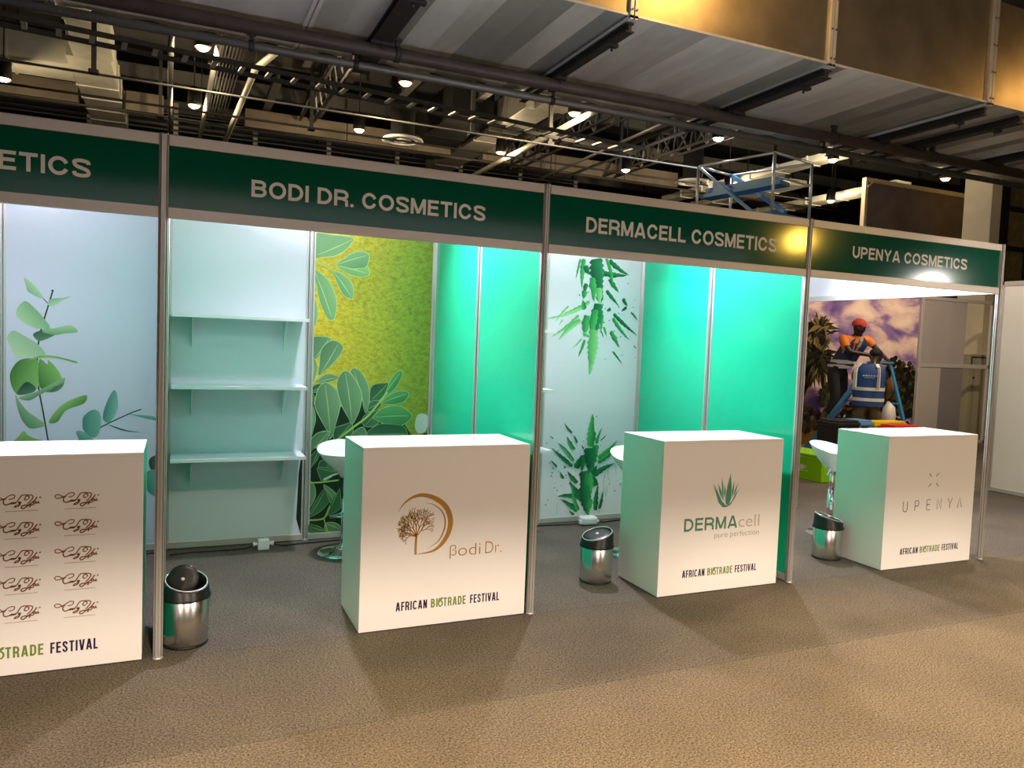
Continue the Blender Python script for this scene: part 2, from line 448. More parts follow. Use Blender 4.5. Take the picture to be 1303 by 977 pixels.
post(0, D/2, 'middle post in the edge-on divider behind the leftmost front post')

# ------------------------------------------------------------------ shell scheme: wall panels
def panel(x0, y0, x1, y1, label, m1, h=HT, group=None):
    """panel of the shell scheme between two post centres"""
    a, b = Vector((x0, y0, 0)), Vector((x1, y1, 0)); d = (b-a); L = d.length
    t = thing('wall_panel', label, 'wall panel', a, math.atan2(d.y, d.x), group)
    q = NB(); box(q, 0.019, L-0.019, -0.004, 0.004, 0.045, h-0.04); obj('board', q, m1, t)
    for n, z0, z1 in (('bottom_rail', 0.004, 0.05), ('top_rail', h-0.05, h)):
        q = NB(); box(q, 0.020, L-0.020, -0.012, 0.012, z0, z1, 0.002); obj(n, q, RAIL, t)
    for n, xx in (('side_strip', 0.026), ('side_strip', L-0.026)):
        q = NB(); box(q, xx-0.006, xx+0.006, -0.0075, 0.0075, 0.05, h-0.05, 0.001); obj(n, q, RAIL, t)
    return t
BLUEW = mat('pale_blue_vinyl', (0.60, 0.66, 0.76), 0.35, spec=0.4)
back = {}
back[0] = panel(-0.5*S, D, 0, D, 'pale blue back panel printed with a eucalyptus branch', BLUEW)
panel(-S, D, -0.5*S, D, 'white back panel at the far left edge of the photo', WHITE)
back[1] = panel(0, D, 0.5*S, D, 'plain white back panel that carries three white shelves', WHITE)
def powder():
    mt = bpy.data.materials.new('printed_powder'); mt.use_nodes = True; nt = mt.node_tree; L = nt.links; b = nt.nodes['Principled BSDF']
    b.inputs['Roughness'].default_value = 0.4; b.inputs['Specular IOR Level'].default_value = 0.3
    tc = nt.nodes.new('ShaderNodeTexCoord'); mp = nt.nodes.new('ShaderNodeMapping'); mp.inputs['Scale'].default_value = (1, 1, 1.5); mp.inputs['Rotation'].default_value = (0, 0.5, 0)
    L.new(tc.outputs['Object'], mp.inputs['Vector'])
    n = nt.nodes.new('ShaderNodeTexNoise'); n.inputs['Scale'].default_value = 20; n.inputs['Detail'].default_value = 9; n.inputs['Roughness'].default_value = 0.82
    L.new(mp.outputs['Vector'], n.inputs['Vector'])
    n2 = nt.nodes.new('ShaderNodeTexNoise'); n2.inputs['Scale'].default_value = 5; n2.inputs['Detail'].default_value = 3; L.new(mp.outputs['Vector'], n2.inputs['Vector'])
    sx = nt.nodes.new('ShaderNodeSeparateXYZ'); L.new(tc.outputs['Object'], sx.inputs[0])
    ad = nt.nodes.new('ShaderNodeMath'); ad.operation = 'MULTIPLY_ADD'; ad.inputs[1].default_value = 0.35; L.new(n2.outputs['Fac'], ad.inputs[0]); L.new(sx.outputs['X'], ad.inputs[2])
    g = nt.nodes.new('ShaderNodeValToRGB'); e = g.color_ramp.elements      # yellow powder running into green powder
    e[0].position = 0.25; e[0].color = (0.80, 0.60, 0.045, 1); e[1].position = 1.05; e[1].color = (0.30, 0.42, 0.05, 1)
    L.new(ad.outputs[0], g.inputs['Fac'])
    r = nt.nodes.new('ShaderNodeValToRGB'); e = r.color_ramp.elements
    e[0].position = 0.36; e[0].color = (0.30, 0.33, 0.25, 1); e[1].position = 0.56; e[1].color = (1, 1, 1, 1)
    L.new(n.outputs['Fac'], r.inputs['Fac'])
    mx = nt.nodes.new('ShaderNodeMix'); mx.data_type = 'RGBA'; mx.blend_type = 'MULTIPLY'; mx.inputs[0].default_value = 0.75
    L.new(g.outputs['Color'], mx.inputs[6]); L.new(r.outputs['Color'], mx.inputs[7]); L.new(mx.outputs[2], b.inputs['Base Color'])
    return mt
back[2] = panel(0.5*S, D, S, D, 'back panel printed with yellow-green powder and oval leaves', powder())
panel(S, D, 1.5*S, D, 'white back panel left of the aloe mural, almost hidden behind the middle front post', WHITE)
ALOEW = mat('white_vinyl', (0.74, 0.75, 0.80), 0.35, spec=0.4)
back[4] = panel(1.5*S, D, 2*S, D, 'white back panel printed with two green aloe plants', ALOEW)
panel(2*S, D, 2.5*S, D, 'white back panel of the rightmost booth, left half', WHITE)
panel(2.5*S, D, 3*S, D, 'white back panel of the rightmost booth, right half', WHITE)
for k, nm in ((0, 'the leftmost booth'), (1, 'the shelf booth'), (2, 'the aloe booth')):
    panel(k*S, 0, k*S, D/2, 'green side panel next to the aisle, right wall of ' + nm, GREEN)
    panel(k*S, D/2, k*S, D, 'green side panel next to the back wall, right wall of ' + nm, GREEN)

EUC = [('a', [(-0.857, 1.881), (-0.818, 1.856), (-0.776, 1.807), (-0.745, 1.751), (-0.781, 1.758), (-0.834, 1.792), (-0.846, 1.833)]), ('a', [(-0.72, 1.725), (-0.702, 1.751), (-0.644, 1.76), (-0.585, 1.774), (-0.644, 1.736), (-0.686, 1.703), (-0.716, 1.706)]), ('b', [(-0.849, 1.728), (-0.792, 1.679), (-0.744, 1.62), (-0.707, 1.554), (-0.781, 1.551), (-0.854, 1.584), (-0.895, 1.625), (-0.893, 1.679)]), ('d', [(-0.804, 1.513), (-0.755, 1.54), (-0.675, 1.555), (-0.643, 1.538), (-0.707, 1.493), (-0.765, 1.468), (-0.791, 1.483)]), ('b', [(-0.755, 1.534), (-0.664, 1.562), (-0.589, 1.581), (-0.545, 1.538), (-0.627, 1.523), (-0.685, 1.511)]), ('a', [(-0.916, 1.531), (-0.854, 1.499), (-0.786, 1.453), (-0.749, 1.411), (-0.738, 1.375), (-0.822, 1.36), (-0.9, 1.36), (-0.931, 1.424), (-0.952, 1.484)]), ('c', [(-0.874, 1.34), (-0.822, 1.351), (-0.78, 1.343), (-0.77, 1.269), (-0.775, 1.158), (-0.832, 1.121), (-0.89, 1.108), (-0.926, 1.169), (-0.934, 1.242), (-0.91, 1.303)]), ('c', [(-0.77, 1.343), (-0.722, 1.313), (-0.719, 1.344), (-0.674, 1.296), (-0.641, 1.234), (-0.636, 1.172), (-0.684, 1.128), (-0.764, 1.158)]), ('d', [(-0.843, 1.194), (-0.79, 1.158), (-0.801, 1.127), (-0.864, 1.108), (-0.895, 1.12)]), ('d', [(-0.625, 1.222), (-0.63, 1.172), (-0.663, 1.137), (-0.705, 1.131), (-0.673, 1.172)]), ('b', [(-0.884, 1.09), (-0.801, 1.121), (-0.716, 1.171), (-0.625, 1.225), (-0.63, 1.191), (-0.695, 1.153), (-0.764, 1.109), (-0.827, 1.071)]), ('c', [(-0.843, 1.329), (-0.78, 1.367), (-0.717, 1.375), (-0.642, 1.362), (-0.553, 1.336), (-0.557, 1.326), (-0.642, 1.351), (-0.717, 1.359), (-0.791, 1.349)]), ('b', [(-0.905, 1.108), (-0.884, 1.071), (-0.832, 0.997), (-0.737, 0.916), (-0.758, 0.892), (-0.821, 0.886), (-0.863, 0.936), (-0.889, 1.01)]), ('c', [(-0.713, 0.922), (-0.683, 0.985), (-0.63, 1.047), (-0.565, 1.085), (-0.49, 1.108), (-0.504, 1.054), (-0.565, 1.028), (-0.619, 0.997), (-0.662, 0.928)]), ('c', [(-0.905, 0.783), (-0.884, 0.831), (-0.855, 0.868), (-0.832, 0.837), (-0.779, 0.811), (-0.72, 0.791), (-0.717, 0.776)]), ('e', [(-0.514, 0.908), (-0.509, 0.959), (-0.465, 1.003), (-0.426, 1.003), (-0.404, 0.958), (-0.409, 0.869), (-0.436, 0.818), (-0.475, 0.825), (-0.509, 0.87)]), ('e', [(-0.326, 1.144), (-0.306, 1.112), (-0.301, 1.022), (-0.336, 0.939), (-0.358, 0.917), (-0.389, 0.939), (-0.387, 0.996), (-0.359, 1.086)]), ('e', [(-0.553, 0.858), (-0.52, 0.864), (-0.475, 0.831), (-0.442, 0.793), (-0.464, 0.78), (-0.519, 0.788), (-0.541, 0.82)]), ('e', [(-0.228, 0.977), (-0.158, 0.97), (-0.099, 0.966), (-0.054, 0.95), (-0.054, 0.933), (-0.099, 0.941), (-0.158, 0.957)]), ('d', [(-0.358, 0.907), (-0.296, 0.883), (-0.226, 0.86), (-0.151, 0.846), (-0.238, 0.856), (-0.307, 0.878)]), ('d', [(-0.1, 0.652), (-0.071, 0.68), (-0.039, 0.67), (-0.021, 0.591), (-0.056, 0.563), (-0.095, 0.593)]), ('e', [(-0.134, 0.546), (-0.074, 0.583), (-0.02, 0.552), (-0.027, 0.395), (-0.089, 0.408), (-0.125, 0.468)])]
EUC_STEM = [('s', 0.009, [(-0.692, 1.807), (-0.716, 1.713), (-0.758, 1.546), (-0.775, 1.441), (-0.78, 1.318), (-0.772, 1.158), (-0.742, 0.972), (-0.713, 0.779), (-0.682, 0.596), (-0.638, 0.341)]), ('s', 0.007, [(-0.585, 0.751), (-0.558, 0.782), (-0.486, 0.838), (-0.358, 0.913), (-0.222, 0.983), (-0.153, 1.011)]), ('s', 0.005, [(-0.75, 1.754), (-0.716, 1.713)]), ('s', 0.012, [(-0.699, 1.81), (-0.689, 1.801)])]
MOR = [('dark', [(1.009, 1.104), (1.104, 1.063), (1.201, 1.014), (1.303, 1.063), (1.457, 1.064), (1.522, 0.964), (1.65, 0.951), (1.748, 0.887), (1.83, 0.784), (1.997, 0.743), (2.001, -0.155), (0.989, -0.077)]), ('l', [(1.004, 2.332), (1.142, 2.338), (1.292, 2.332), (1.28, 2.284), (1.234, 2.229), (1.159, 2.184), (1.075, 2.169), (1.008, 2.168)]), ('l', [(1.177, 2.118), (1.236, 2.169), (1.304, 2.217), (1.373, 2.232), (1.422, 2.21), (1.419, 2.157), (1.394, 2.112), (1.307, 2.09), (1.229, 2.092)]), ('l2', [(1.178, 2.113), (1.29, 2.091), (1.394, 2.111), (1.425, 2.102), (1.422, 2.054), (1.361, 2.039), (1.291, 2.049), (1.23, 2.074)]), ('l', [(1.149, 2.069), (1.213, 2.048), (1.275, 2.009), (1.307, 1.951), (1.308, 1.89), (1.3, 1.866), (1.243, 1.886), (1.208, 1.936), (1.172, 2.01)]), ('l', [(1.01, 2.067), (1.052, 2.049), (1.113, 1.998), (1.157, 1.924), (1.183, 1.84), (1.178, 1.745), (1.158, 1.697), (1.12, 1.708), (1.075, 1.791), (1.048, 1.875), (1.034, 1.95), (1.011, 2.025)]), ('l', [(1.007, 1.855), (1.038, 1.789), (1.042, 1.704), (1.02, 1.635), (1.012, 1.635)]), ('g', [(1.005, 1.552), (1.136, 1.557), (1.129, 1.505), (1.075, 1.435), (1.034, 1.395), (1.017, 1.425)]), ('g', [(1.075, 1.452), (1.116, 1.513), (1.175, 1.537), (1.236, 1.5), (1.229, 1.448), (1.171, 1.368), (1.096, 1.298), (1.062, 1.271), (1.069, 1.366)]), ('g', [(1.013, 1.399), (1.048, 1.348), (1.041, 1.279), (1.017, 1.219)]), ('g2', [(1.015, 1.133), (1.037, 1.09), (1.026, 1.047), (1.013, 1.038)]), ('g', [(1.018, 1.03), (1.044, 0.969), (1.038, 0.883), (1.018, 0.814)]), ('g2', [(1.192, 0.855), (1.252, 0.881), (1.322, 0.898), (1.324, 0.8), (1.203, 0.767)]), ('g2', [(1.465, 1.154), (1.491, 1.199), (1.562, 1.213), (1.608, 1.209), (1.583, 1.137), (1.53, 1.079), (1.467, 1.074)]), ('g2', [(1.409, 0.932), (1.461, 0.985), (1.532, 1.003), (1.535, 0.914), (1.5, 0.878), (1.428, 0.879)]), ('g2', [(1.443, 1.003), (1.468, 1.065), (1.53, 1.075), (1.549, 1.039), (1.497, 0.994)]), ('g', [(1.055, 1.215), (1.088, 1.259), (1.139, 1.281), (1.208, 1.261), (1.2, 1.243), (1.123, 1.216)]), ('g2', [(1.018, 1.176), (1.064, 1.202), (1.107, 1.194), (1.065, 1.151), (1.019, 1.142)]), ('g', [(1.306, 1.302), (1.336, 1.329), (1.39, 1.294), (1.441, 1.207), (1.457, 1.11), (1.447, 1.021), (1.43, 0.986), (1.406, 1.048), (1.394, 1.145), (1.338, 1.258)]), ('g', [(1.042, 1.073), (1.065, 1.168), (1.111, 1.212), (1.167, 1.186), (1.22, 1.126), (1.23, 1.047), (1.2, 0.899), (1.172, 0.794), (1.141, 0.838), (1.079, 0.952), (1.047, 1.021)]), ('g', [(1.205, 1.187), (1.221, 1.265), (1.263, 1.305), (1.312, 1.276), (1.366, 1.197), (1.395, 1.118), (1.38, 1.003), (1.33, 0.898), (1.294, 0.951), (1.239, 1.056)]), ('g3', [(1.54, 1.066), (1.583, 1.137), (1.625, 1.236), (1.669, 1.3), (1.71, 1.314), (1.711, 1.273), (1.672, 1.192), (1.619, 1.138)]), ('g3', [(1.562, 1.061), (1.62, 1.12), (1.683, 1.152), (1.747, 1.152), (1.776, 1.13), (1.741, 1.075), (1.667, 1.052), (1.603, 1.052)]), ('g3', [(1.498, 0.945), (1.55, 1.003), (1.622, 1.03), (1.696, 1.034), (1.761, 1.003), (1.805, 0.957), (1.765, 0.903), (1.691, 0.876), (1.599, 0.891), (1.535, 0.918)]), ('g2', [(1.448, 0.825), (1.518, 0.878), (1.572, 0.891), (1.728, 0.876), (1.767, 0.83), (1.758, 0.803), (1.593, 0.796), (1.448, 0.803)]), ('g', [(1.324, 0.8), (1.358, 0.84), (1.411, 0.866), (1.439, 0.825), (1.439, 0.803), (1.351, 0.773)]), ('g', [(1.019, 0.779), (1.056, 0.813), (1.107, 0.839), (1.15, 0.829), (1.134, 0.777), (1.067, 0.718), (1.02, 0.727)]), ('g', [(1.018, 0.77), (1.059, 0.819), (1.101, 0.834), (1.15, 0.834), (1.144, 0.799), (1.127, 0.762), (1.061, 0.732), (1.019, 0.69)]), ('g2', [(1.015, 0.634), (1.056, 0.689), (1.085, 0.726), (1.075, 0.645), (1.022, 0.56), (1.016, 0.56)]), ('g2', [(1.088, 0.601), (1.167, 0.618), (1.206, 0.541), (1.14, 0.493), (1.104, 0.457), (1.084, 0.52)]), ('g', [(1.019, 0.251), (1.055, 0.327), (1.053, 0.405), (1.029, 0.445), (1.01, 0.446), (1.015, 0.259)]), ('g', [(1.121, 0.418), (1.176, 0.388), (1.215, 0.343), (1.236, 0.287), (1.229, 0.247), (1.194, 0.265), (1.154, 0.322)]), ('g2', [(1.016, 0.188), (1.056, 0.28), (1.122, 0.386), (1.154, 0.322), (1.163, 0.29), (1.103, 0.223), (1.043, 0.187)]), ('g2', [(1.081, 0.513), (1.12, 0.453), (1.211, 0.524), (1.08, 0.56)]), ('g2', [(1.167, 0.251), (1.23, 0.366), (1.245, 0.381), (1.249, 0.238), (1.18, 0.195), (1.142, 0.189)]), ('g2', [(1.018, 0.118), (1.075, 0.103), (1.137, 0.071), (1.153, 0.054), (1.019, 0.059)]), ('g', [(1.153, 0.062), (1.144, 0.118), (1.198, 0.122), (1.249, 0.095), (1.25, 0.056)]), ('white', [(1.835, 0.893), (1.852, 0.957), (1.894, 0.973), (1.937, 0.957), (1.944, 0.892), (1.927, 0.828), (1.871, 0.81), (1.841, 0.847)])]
MOR_STEM = [('s', 0.012, [(1.009, 2.126), (1.085, 2.102), (1.149, 2.07), (1.23, 2.057)]), ('s', 0.016, [(1.186, 0.75), (1.263, 0.81), (1.34, 0.871), (1.444, 0.95), (1.54, 1.066), (1.601, 1.146)]), ('s', 0.012, [(1.017, 0.153), (1.127, 0.162), (1.171, 0.254)]), ('s', 0.012, [(1.01, 0.444), (1.098, 0.444), (1.236, 0.456)]), ('s', 0.01, [(1.022, 1.21), (1.071, 1.271)]), ('s', 0.01, [(1.155, 0.777), (1.164, 0.794)]), ('s', 0.008, [(1.127, 0.162), (1.157, 0.062)])]
ALO = [('l', (3.294, 1.835), (3.026, 1.635), 0.031), ('l', (3.31, 1.798), (3.098, 1.61), 0.042), ('l', (3.397, 1.961), (2.977, 1.789), 0.035), ('l', (3.19, 1.912), (3.063, 1.762), 0.016), ('l', (3.139, 1.79), (3.099, 1.732), 0.009), ('m', (3.363, 1.622), (3.305, 1.467), 0.031), ('l', (3.333, 1.634), (3.239, 1.542), 0.011), ('d', (3.647, 1.865), (3.909, 1.681), 0.033), ('m', (3.641, 1.826), (3.827, 1.636), 0.035), ('m', (3.625, 1.709), (3.727, 1.563), 0.042), ('d', (3.657, 1.529), (3.765, 1.414), 0.015), ('d', (3.585, 2.171), (3.694, 2.055), 0.045), ('d', (3.561, 2.067), (3.7, 1.935), 0.033), ('d', (3.523, 2.218), (3.772, 2.216), 0.049), ('d', (3.577, 2.336), (3.795, 2.217), 0.045), ('m', (3.546, 2.347), (3.627, 2.09), 0.038), ('m', (3.32, 2.329), (3.311, 2.07), 0.047), ('m', (3.284, 2.326), (3.247, 2.148), 0.023), ('d', (3.738, 2.006), (3.792, 1.938), 0.035), ('d', (3.78, 1.931), (3.721, 1.892), 0.026), ('d', (3.828, 1.887), (3.907, 1.81), 0.019), ('d', (3.876, 1.588), (3.912, 1.56), 0.009), ('d', (3.52, 1.711), (3.554, 1.642), 0.012), ('m', (3.548, 1.745), (3.583, 1.656), 0.023), ('d', (3.614, 1.909), (3.571, 1.887), 0.031), ('d', (3.352, 2.117), (3.335, 2.027), 0.047), ('m', (3.341, 2.053), (3.331, 1.977), 0.052), ('d', (3.33, 2.267), (3.378, 2.195), 0.059), ('m', (3.342, 1.888), (3.323, 1.976), 0.047), ('m', (3.374, 1.839), (3.354, 1.647), 0.082), ('d', (3.477, 1.972), (3.533, 2.027), 0.07), ('l', (3.345, 1.685), (3.435, 1.65), 0.023), ('d', (3.443, 2.339), (3.521, 1.987), 0.141), ('m', (3.408, 2.171), (3.441, 1.957), 0.07), ('l', (3.478, 2.087), (3.501, 1.935), 0.07), ('d', (3.478, 1.947), (3.464, 1.651), 0.111), ('m', (3.452, 1.894), (3.435, 1.638), 0.082), ('l', (3.446, 1.715), (3.426, 1.306), 0.099), ('m', (3.527, 1.86), (3.521, 1.692), 0.035)]
ALO2 = [('m', (3.307, 0.546), (3.133, 0.715), 0.035), ('d', (3.294, 0.501), (3.078, 0.67), 0.035), ('d', (3.331, 0.707), (3.292, 0.779), 0.019), ('m', (3.309, 0.65), (3.225, 0.77), 0.04), ('d', (3.28, 0.799), (3.192, 0.891), 0.018), ('d', (3.404, 0.654), (3.377, 0.69), 0.014), ('m', (3.528, 0.697), (3.58, 0.847), 0.032), ('d', (3.572, 0.723), (3.632, 0.781), 0.012), ('m', (3.557, 0.565), (3.751, 0.726), 0.049), ('m', (3.552, 0.526), (3.794, 0.692), 0.04), ('d', (3.484, 0.39), (3.734, 0.514), 0.052), ('d', (3.353, 0.35), (3.243, 0.46), 0.04), ('d', (3.365, 0.251), (3.265, 0.364), 0.045), ('d', (3.389, 0.215), (3.155, 0.235), 0.049), ('d', (3.365, 0.098), (3.19, 0.208), 0.047), ('m', (3.373, 0.101), (3.299, 0.326), 0.04), ('d', (3.552, 0.091), (3.569, 0.334), 0.049), ('d', (3.589, 0.102), (3.619, 0.275), 0.031), ('d', (3.331, 0.061), (3.277, 0.106), 0.021), ('d', (3.213, 0.394), (3.171, 0.46), 0.026), ('d', (3.143, 0.497), (3.069, 0.566), 0.018), ('d', (3.092, 0.749), (3.056, 0.775), 0.009), ('d', (3.332, 0.481), (3.371, 0.583), 0.059), ('d', (3.223, 0.484), (3.207, 0.511), 0.019), ('d', (3.497, 0.423), (3.553, 0.5), 0.047), ('d', (3.548, 0.316), (3.505, 0.423), 0.07), ('d', (3.4, 0.596), (3.392, 0.446), 0.07), ('m', (3.529, 0.684), (3.522, 0.527), 0.065), ('d', (3.463, 0.659), (3.467, 0.424), 0.129), ('d', (3.414, 0.452), (3.433, 0.216), 0.106), ('m', (3.453, 0.424), (3.487, 0.187), 0.094), ('d', (3.421, 0.321), (3.479, 0.042), 0.117), ('m', (3.486, 0.2), (3.471, 0.056), 0.07), ('m', (3.474, 0.672), (3.475, 0.972), 0.085)]
ALO_DRIP = [('r', 0.004, [(3.647, 0.444), (3.622, 0.339), (3.643, 0.232)]), ('r', 0.004, [(3.674, 0.496), (3.663, 0.417), (3.69, 0.349)]), ('r', 0.003, [(3.735, 0.507), (3.755, 0.414)]), ('r', 0.004, [(3.601, 0.154), (3.591, 0.062)]), ('r', 0.003, [(3.165, 0.177), (3.156, 0.074)]), ('r', 0.003, [(3.654, 0.311), (3.652, 0.205), (3.67, 0.297)])]
CURLY = [(0.0035, [(0.029, -0.003), (0.02, 0.006), (0.007, 0.008), (0.0, 0.002), (0.005, -0.007), (0.018, -0.008), (0.029, -0.002), (0.043, 0.001)]), (0.0035, [(0.026, -0.005), (0.04, -0.003), (0.043, 0.004), (0.058, 0.014), (0.071, 0.015), (0.076, 0.01), (0.071, 0.0), (0.058, -0.004), (0.053, -0.003)]), (0.0045, [(0.043, 0.003), (0.034, -0.007), (0.034, -0.022), (0.043, -0.028), (0.056, -0.024), (0.065, -0.019)]), (0.004, [(0.056, -0.026), (0.066, -0.018), (0.062, -0.025), (0.068, -0.022), (0.072, -0.018), (0.071, -0.025), (0.079, -0.018), (0.08, -0.023)]), (0.004, [(0.076, -0.024), (0.086, -0.013), (0.099, 0.008), (0.109, 0.013), (0.13, 0.012), (0.143, 0.009), (0.143, -0.003), (0.13, -0.021), (0.123, -0.026)]), (0.004, [(0.089, -0.025), (0.092, -0.016), (0.094, -0.025), (0.099, -0.016), (0.092, -0.034), (0.079, -0.04), (0.074, -0.039), (0.081, -0.033), (0.094, -0.029)]), (0.004, [(0.125, -0.008), (0.115, -0.009), (0.113, -0.002), (0.12, 0.008), (0.13, 0.005), (0.128, -0.006)]), (0.0045, [(0.161, 0.002), (0.146, -0.018), (0.125, -0.035), (0.11, -0.047), (0.101, -0.045), (0.102, -0.037), (0.115, -0.033), (0.133, -0.033), (0.149, -0.032)]), (0.004, [(0.152, -0.018), (0.147, -0.022), (0.148, -0.026), (0.153, -0.026), (0.156, -0.021), (0.153, -0.017), (0.151, -0.018)]), (0.004, [(0.158, -0.017), (0.157, -0.024), (0.161, -0.026), (0.166, -0.017)]), (0.004, [(0.166, -0.016), (0.165, -0.025), (0.171, -0.024)]), (0.003, [(0.13, -0.042), (0.136, -0.034), (0.133, -0.043)]), (0.003, [(0.171, 0.001), (0.173, 0.002), (0.174, -0.001), (0.171, -0.002), (0.171, 0.001)]), (0.0022, [(0.038, -0.058), (0.164, -0.058)])]
MUR = {'trunk': [(9.61, 1.326), (9.756, 1.276), (9.715, 1.114), (9.623, 0.953), (9.532, 0.766), (9.515, 0.765), (9.566, 1.006)], 'palm1': (9.757, 1.911), 'palm2': (9.829, 1.465), 'tree': [(10.19, 1.012, 0.18), (10.111, 0.876, 0.2), (10.211, 0.767, 0.22), (10.27, 0.931, 0.2)], 'bush': [(9.657, 0.524, 0.17), (9.65, 0.39, 0.15), (9.87, 0.523, 0.16), (9.863, 0.388, 0.15), (10.027, 0.359, 0.15), (10.211, 0.33, 0.15)], 'dark': [(11.61, 1.311, 0.28), (11.942, 1.203, 0.26), (11.557, 1.027, 0.34), (11.885, 0.944, 0.36), (11.669, 0.686, 0.38), (11.994, 0.657, 0.36), (11.441, 0.572, 0.36), (11.134, 0.517, 0.36), (10.823, 0.574, 0.3), (10.606, 0.464, 0.28), (12.075, 1.09, 0.25), (12.062, 0.801, 0.3)], 'grass': [(9.461, 0.338), (9.816, 0.302), (10.107, 0.271), (10.85, 0.267), (12.277, 0.278), (12.317, -0.131), (9.493, -0.064)], 'grass2': [(9.483, 0.057), (9.839, 0.023), (10.876, -0.027), (12.31, -0.058), (12.32, -0.161), (9.495, -0.091)]}

# printed graphics (flat vinyl on the panels), converted to panel coordinates by parenting
def on_panel(o, pan):
    o.parent = pan; o.matrix_parent_inverse = pan.matrix_basis.inverted()
PY = D - 0.0045
art = Art(PY)
EC = {'a': ('#7fb08a', '#b9dcae'), 'b': ('#5d9168', '#a9d6a0'), 'c': ('#3f7a3a', '#8cc46c'), 'd': ('#23473a', '#5a8a68'), 'e': ('#3f8676', '#86c4ae')}
for c, w, p in EUC_STEM: art.stroke(p, w, '#2a3b36')
for c, p in EUC: art.leaf(p, EC[c][0], EC[c][1], None, None)
on_panel(art.done('printed_graphic', PRINT), back[0])
art = Art(PY)
MC = {'l': ('#6b9a68', '#8cb87c', '#bcd88a'), 'l2': ('#7db06a', '#94c47c', '#c0dc8c'), 'g': ('#56805a', '#7ba076', '#a9c88a'), 'g2': ('#2c5a42', '#4c7c54', '#84ac6c'), 'g3': ('#3c8850', '#62a868', '#9ccc84')}
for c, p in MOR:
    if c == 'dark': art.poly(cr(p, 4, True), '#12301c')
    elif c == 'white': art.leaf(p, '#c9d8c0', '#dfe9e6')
for c, w, p in MOR_STEM[:1]: art.stroke(p, w, '#a8cf62')
for c, p in MOR:
    if c in MC: art.leaf(p, MC[c][0], MC[c][1], MC[c][2], MC[c][2], ribw=0.007)
for c, w, p in MOR_STEM: art.stroke(p, w, '#a9d070')
on_panel(art.done('printed_graphic', PRINT), back[2])
art = Art(PY); AC = {'l': ('#4fae5c', '#8fd68a'), 'm': ('#1f8048', '#4fb85e'), 'd': ('#0f5a38', '#2a8a50')}
rd = random.Random(3)
for c, w, p in ALO_DRIP: art.stroke(p, w, '#7fa59a')
for i in range(95):
    cx, cz = rd.choice([(3.62, 2.0), (3.75, 1.7), (3.15, 0.42), (3.6, 0.5), (3.2, 0.25)])
    cx += rd.gauss(0, 0.13); cz += rd.gauss(0, 0.16); r_ = rd.uniform(0.002, 0.009)
    if 3.02 < cx < 3.9 and 0.07 < cz < 2.3:
        art.poly([(cx + r_*math.cos(a)*rd.uniform(.5, 1.5), cz + r_*math.sin(a)*rd.uniform(.5, 1.2)) for a in (0, 1, 2, 3, 4, 5)], '#4d8d75')
for i, (c, p0, p1, w) in enumerate([(q[0], q[1], q[2], q[3]) for q in ALO]):
    art.spike(p0, p1, w*1.35, AC[c][0], AC[c][1], seed=i)
for i, (c, p0, p1, w) in enumerate([(q[0], q[1], q[2], q[3]) for q in ALO2]):
    art.spike(p0, p1, w*1.35, AC[c][0], AC[c][1], seed=100+i)
on_panel(art.done('printed_graphic', PRINT), back[4])

# ------------------------------------------------------------------ fascias
def span_words(txt, x0, x1, t=0.185, gap=0.12, sp=0.50):
    ws = txt.split(' '); us = [sum(t if c in 'I.' else HELV[c] for c in q_) + gap*(len(q_)-1) for q_ in ws]; k = (x1-x0)/(sum(us)+sp*(len(ws)-1)); x = x0
    for q_, u in zip(ws, us): yield q_, x, x+u*k; x += (u+sp)*k
def fascia(a, b, label, txt=None, span=None):
    a, b = Vector(a), Vector(b); d = b-a; L = d.length
    t = thing('fascia_board', label, 'fascia sign', a, math.atan2(d.y, d.x))
    q = NB(); box(q, 0.020, L-0.020, -0.006, 0.006, 2.145, 2.432); obj('sign_panel', q, [FASG], t)
    q = NB(); box(q, 0.020, L-0.020, 0.0062, 0.010, 2.145, 2.432); obj('back_panel', q, [WHITE], t)
    for n, z0, z1 in (('top_rail', 2.430, 2.480), ('bottom_rail', 2.099, 2.147)):
        q = NB(); box(q, 0.021, L-0.021, -0.014, 0.014, z0, z1, 0.002); obj(n, q, RAIL, t)
    if txt:
        x0, x1, z0, zc = span
        for wd_, a0, a1 in span_words(txt, x0, x1): word('lettering', wd_, a0-a.x, a1-a.x, z0, zc, -0.0066, (0.74, 0.73, 0.72, 1), t)
    return t
fascia((-S, 0, 0), (0, 0, 0), 'green fascia sign over the leftmost booth, cut by the photo edge', 'COSMETICS', (-1.016, -0.297, 2.243, 2.324))
fascia((0, 0, 0), (S, 0, 0), 'green fascia sign over the booth with white shelves', 'BODI DR. COSMETICS', (0.386, 1.604, 2.238, 2.319))
fascia((S, 0, 0), (2*S, 0, 0), 'green fascia sign over the aloe mural booth, yellow glare at its right', 'DERMACELL COSMETICS', (2.236, 3.670, 2.237, 2.326))
fascia((2*S, 0, 0), (3*S, 0, 0), 'green fascia sign at the right end with a white glare', 'UPENYA COSMETICS', (4.348, 5.527, 2.256, 2.336))
fascia((3*S, 0, 0), (3*S, D, 0), 'white-backed side fascia running back from the right corner post', None)

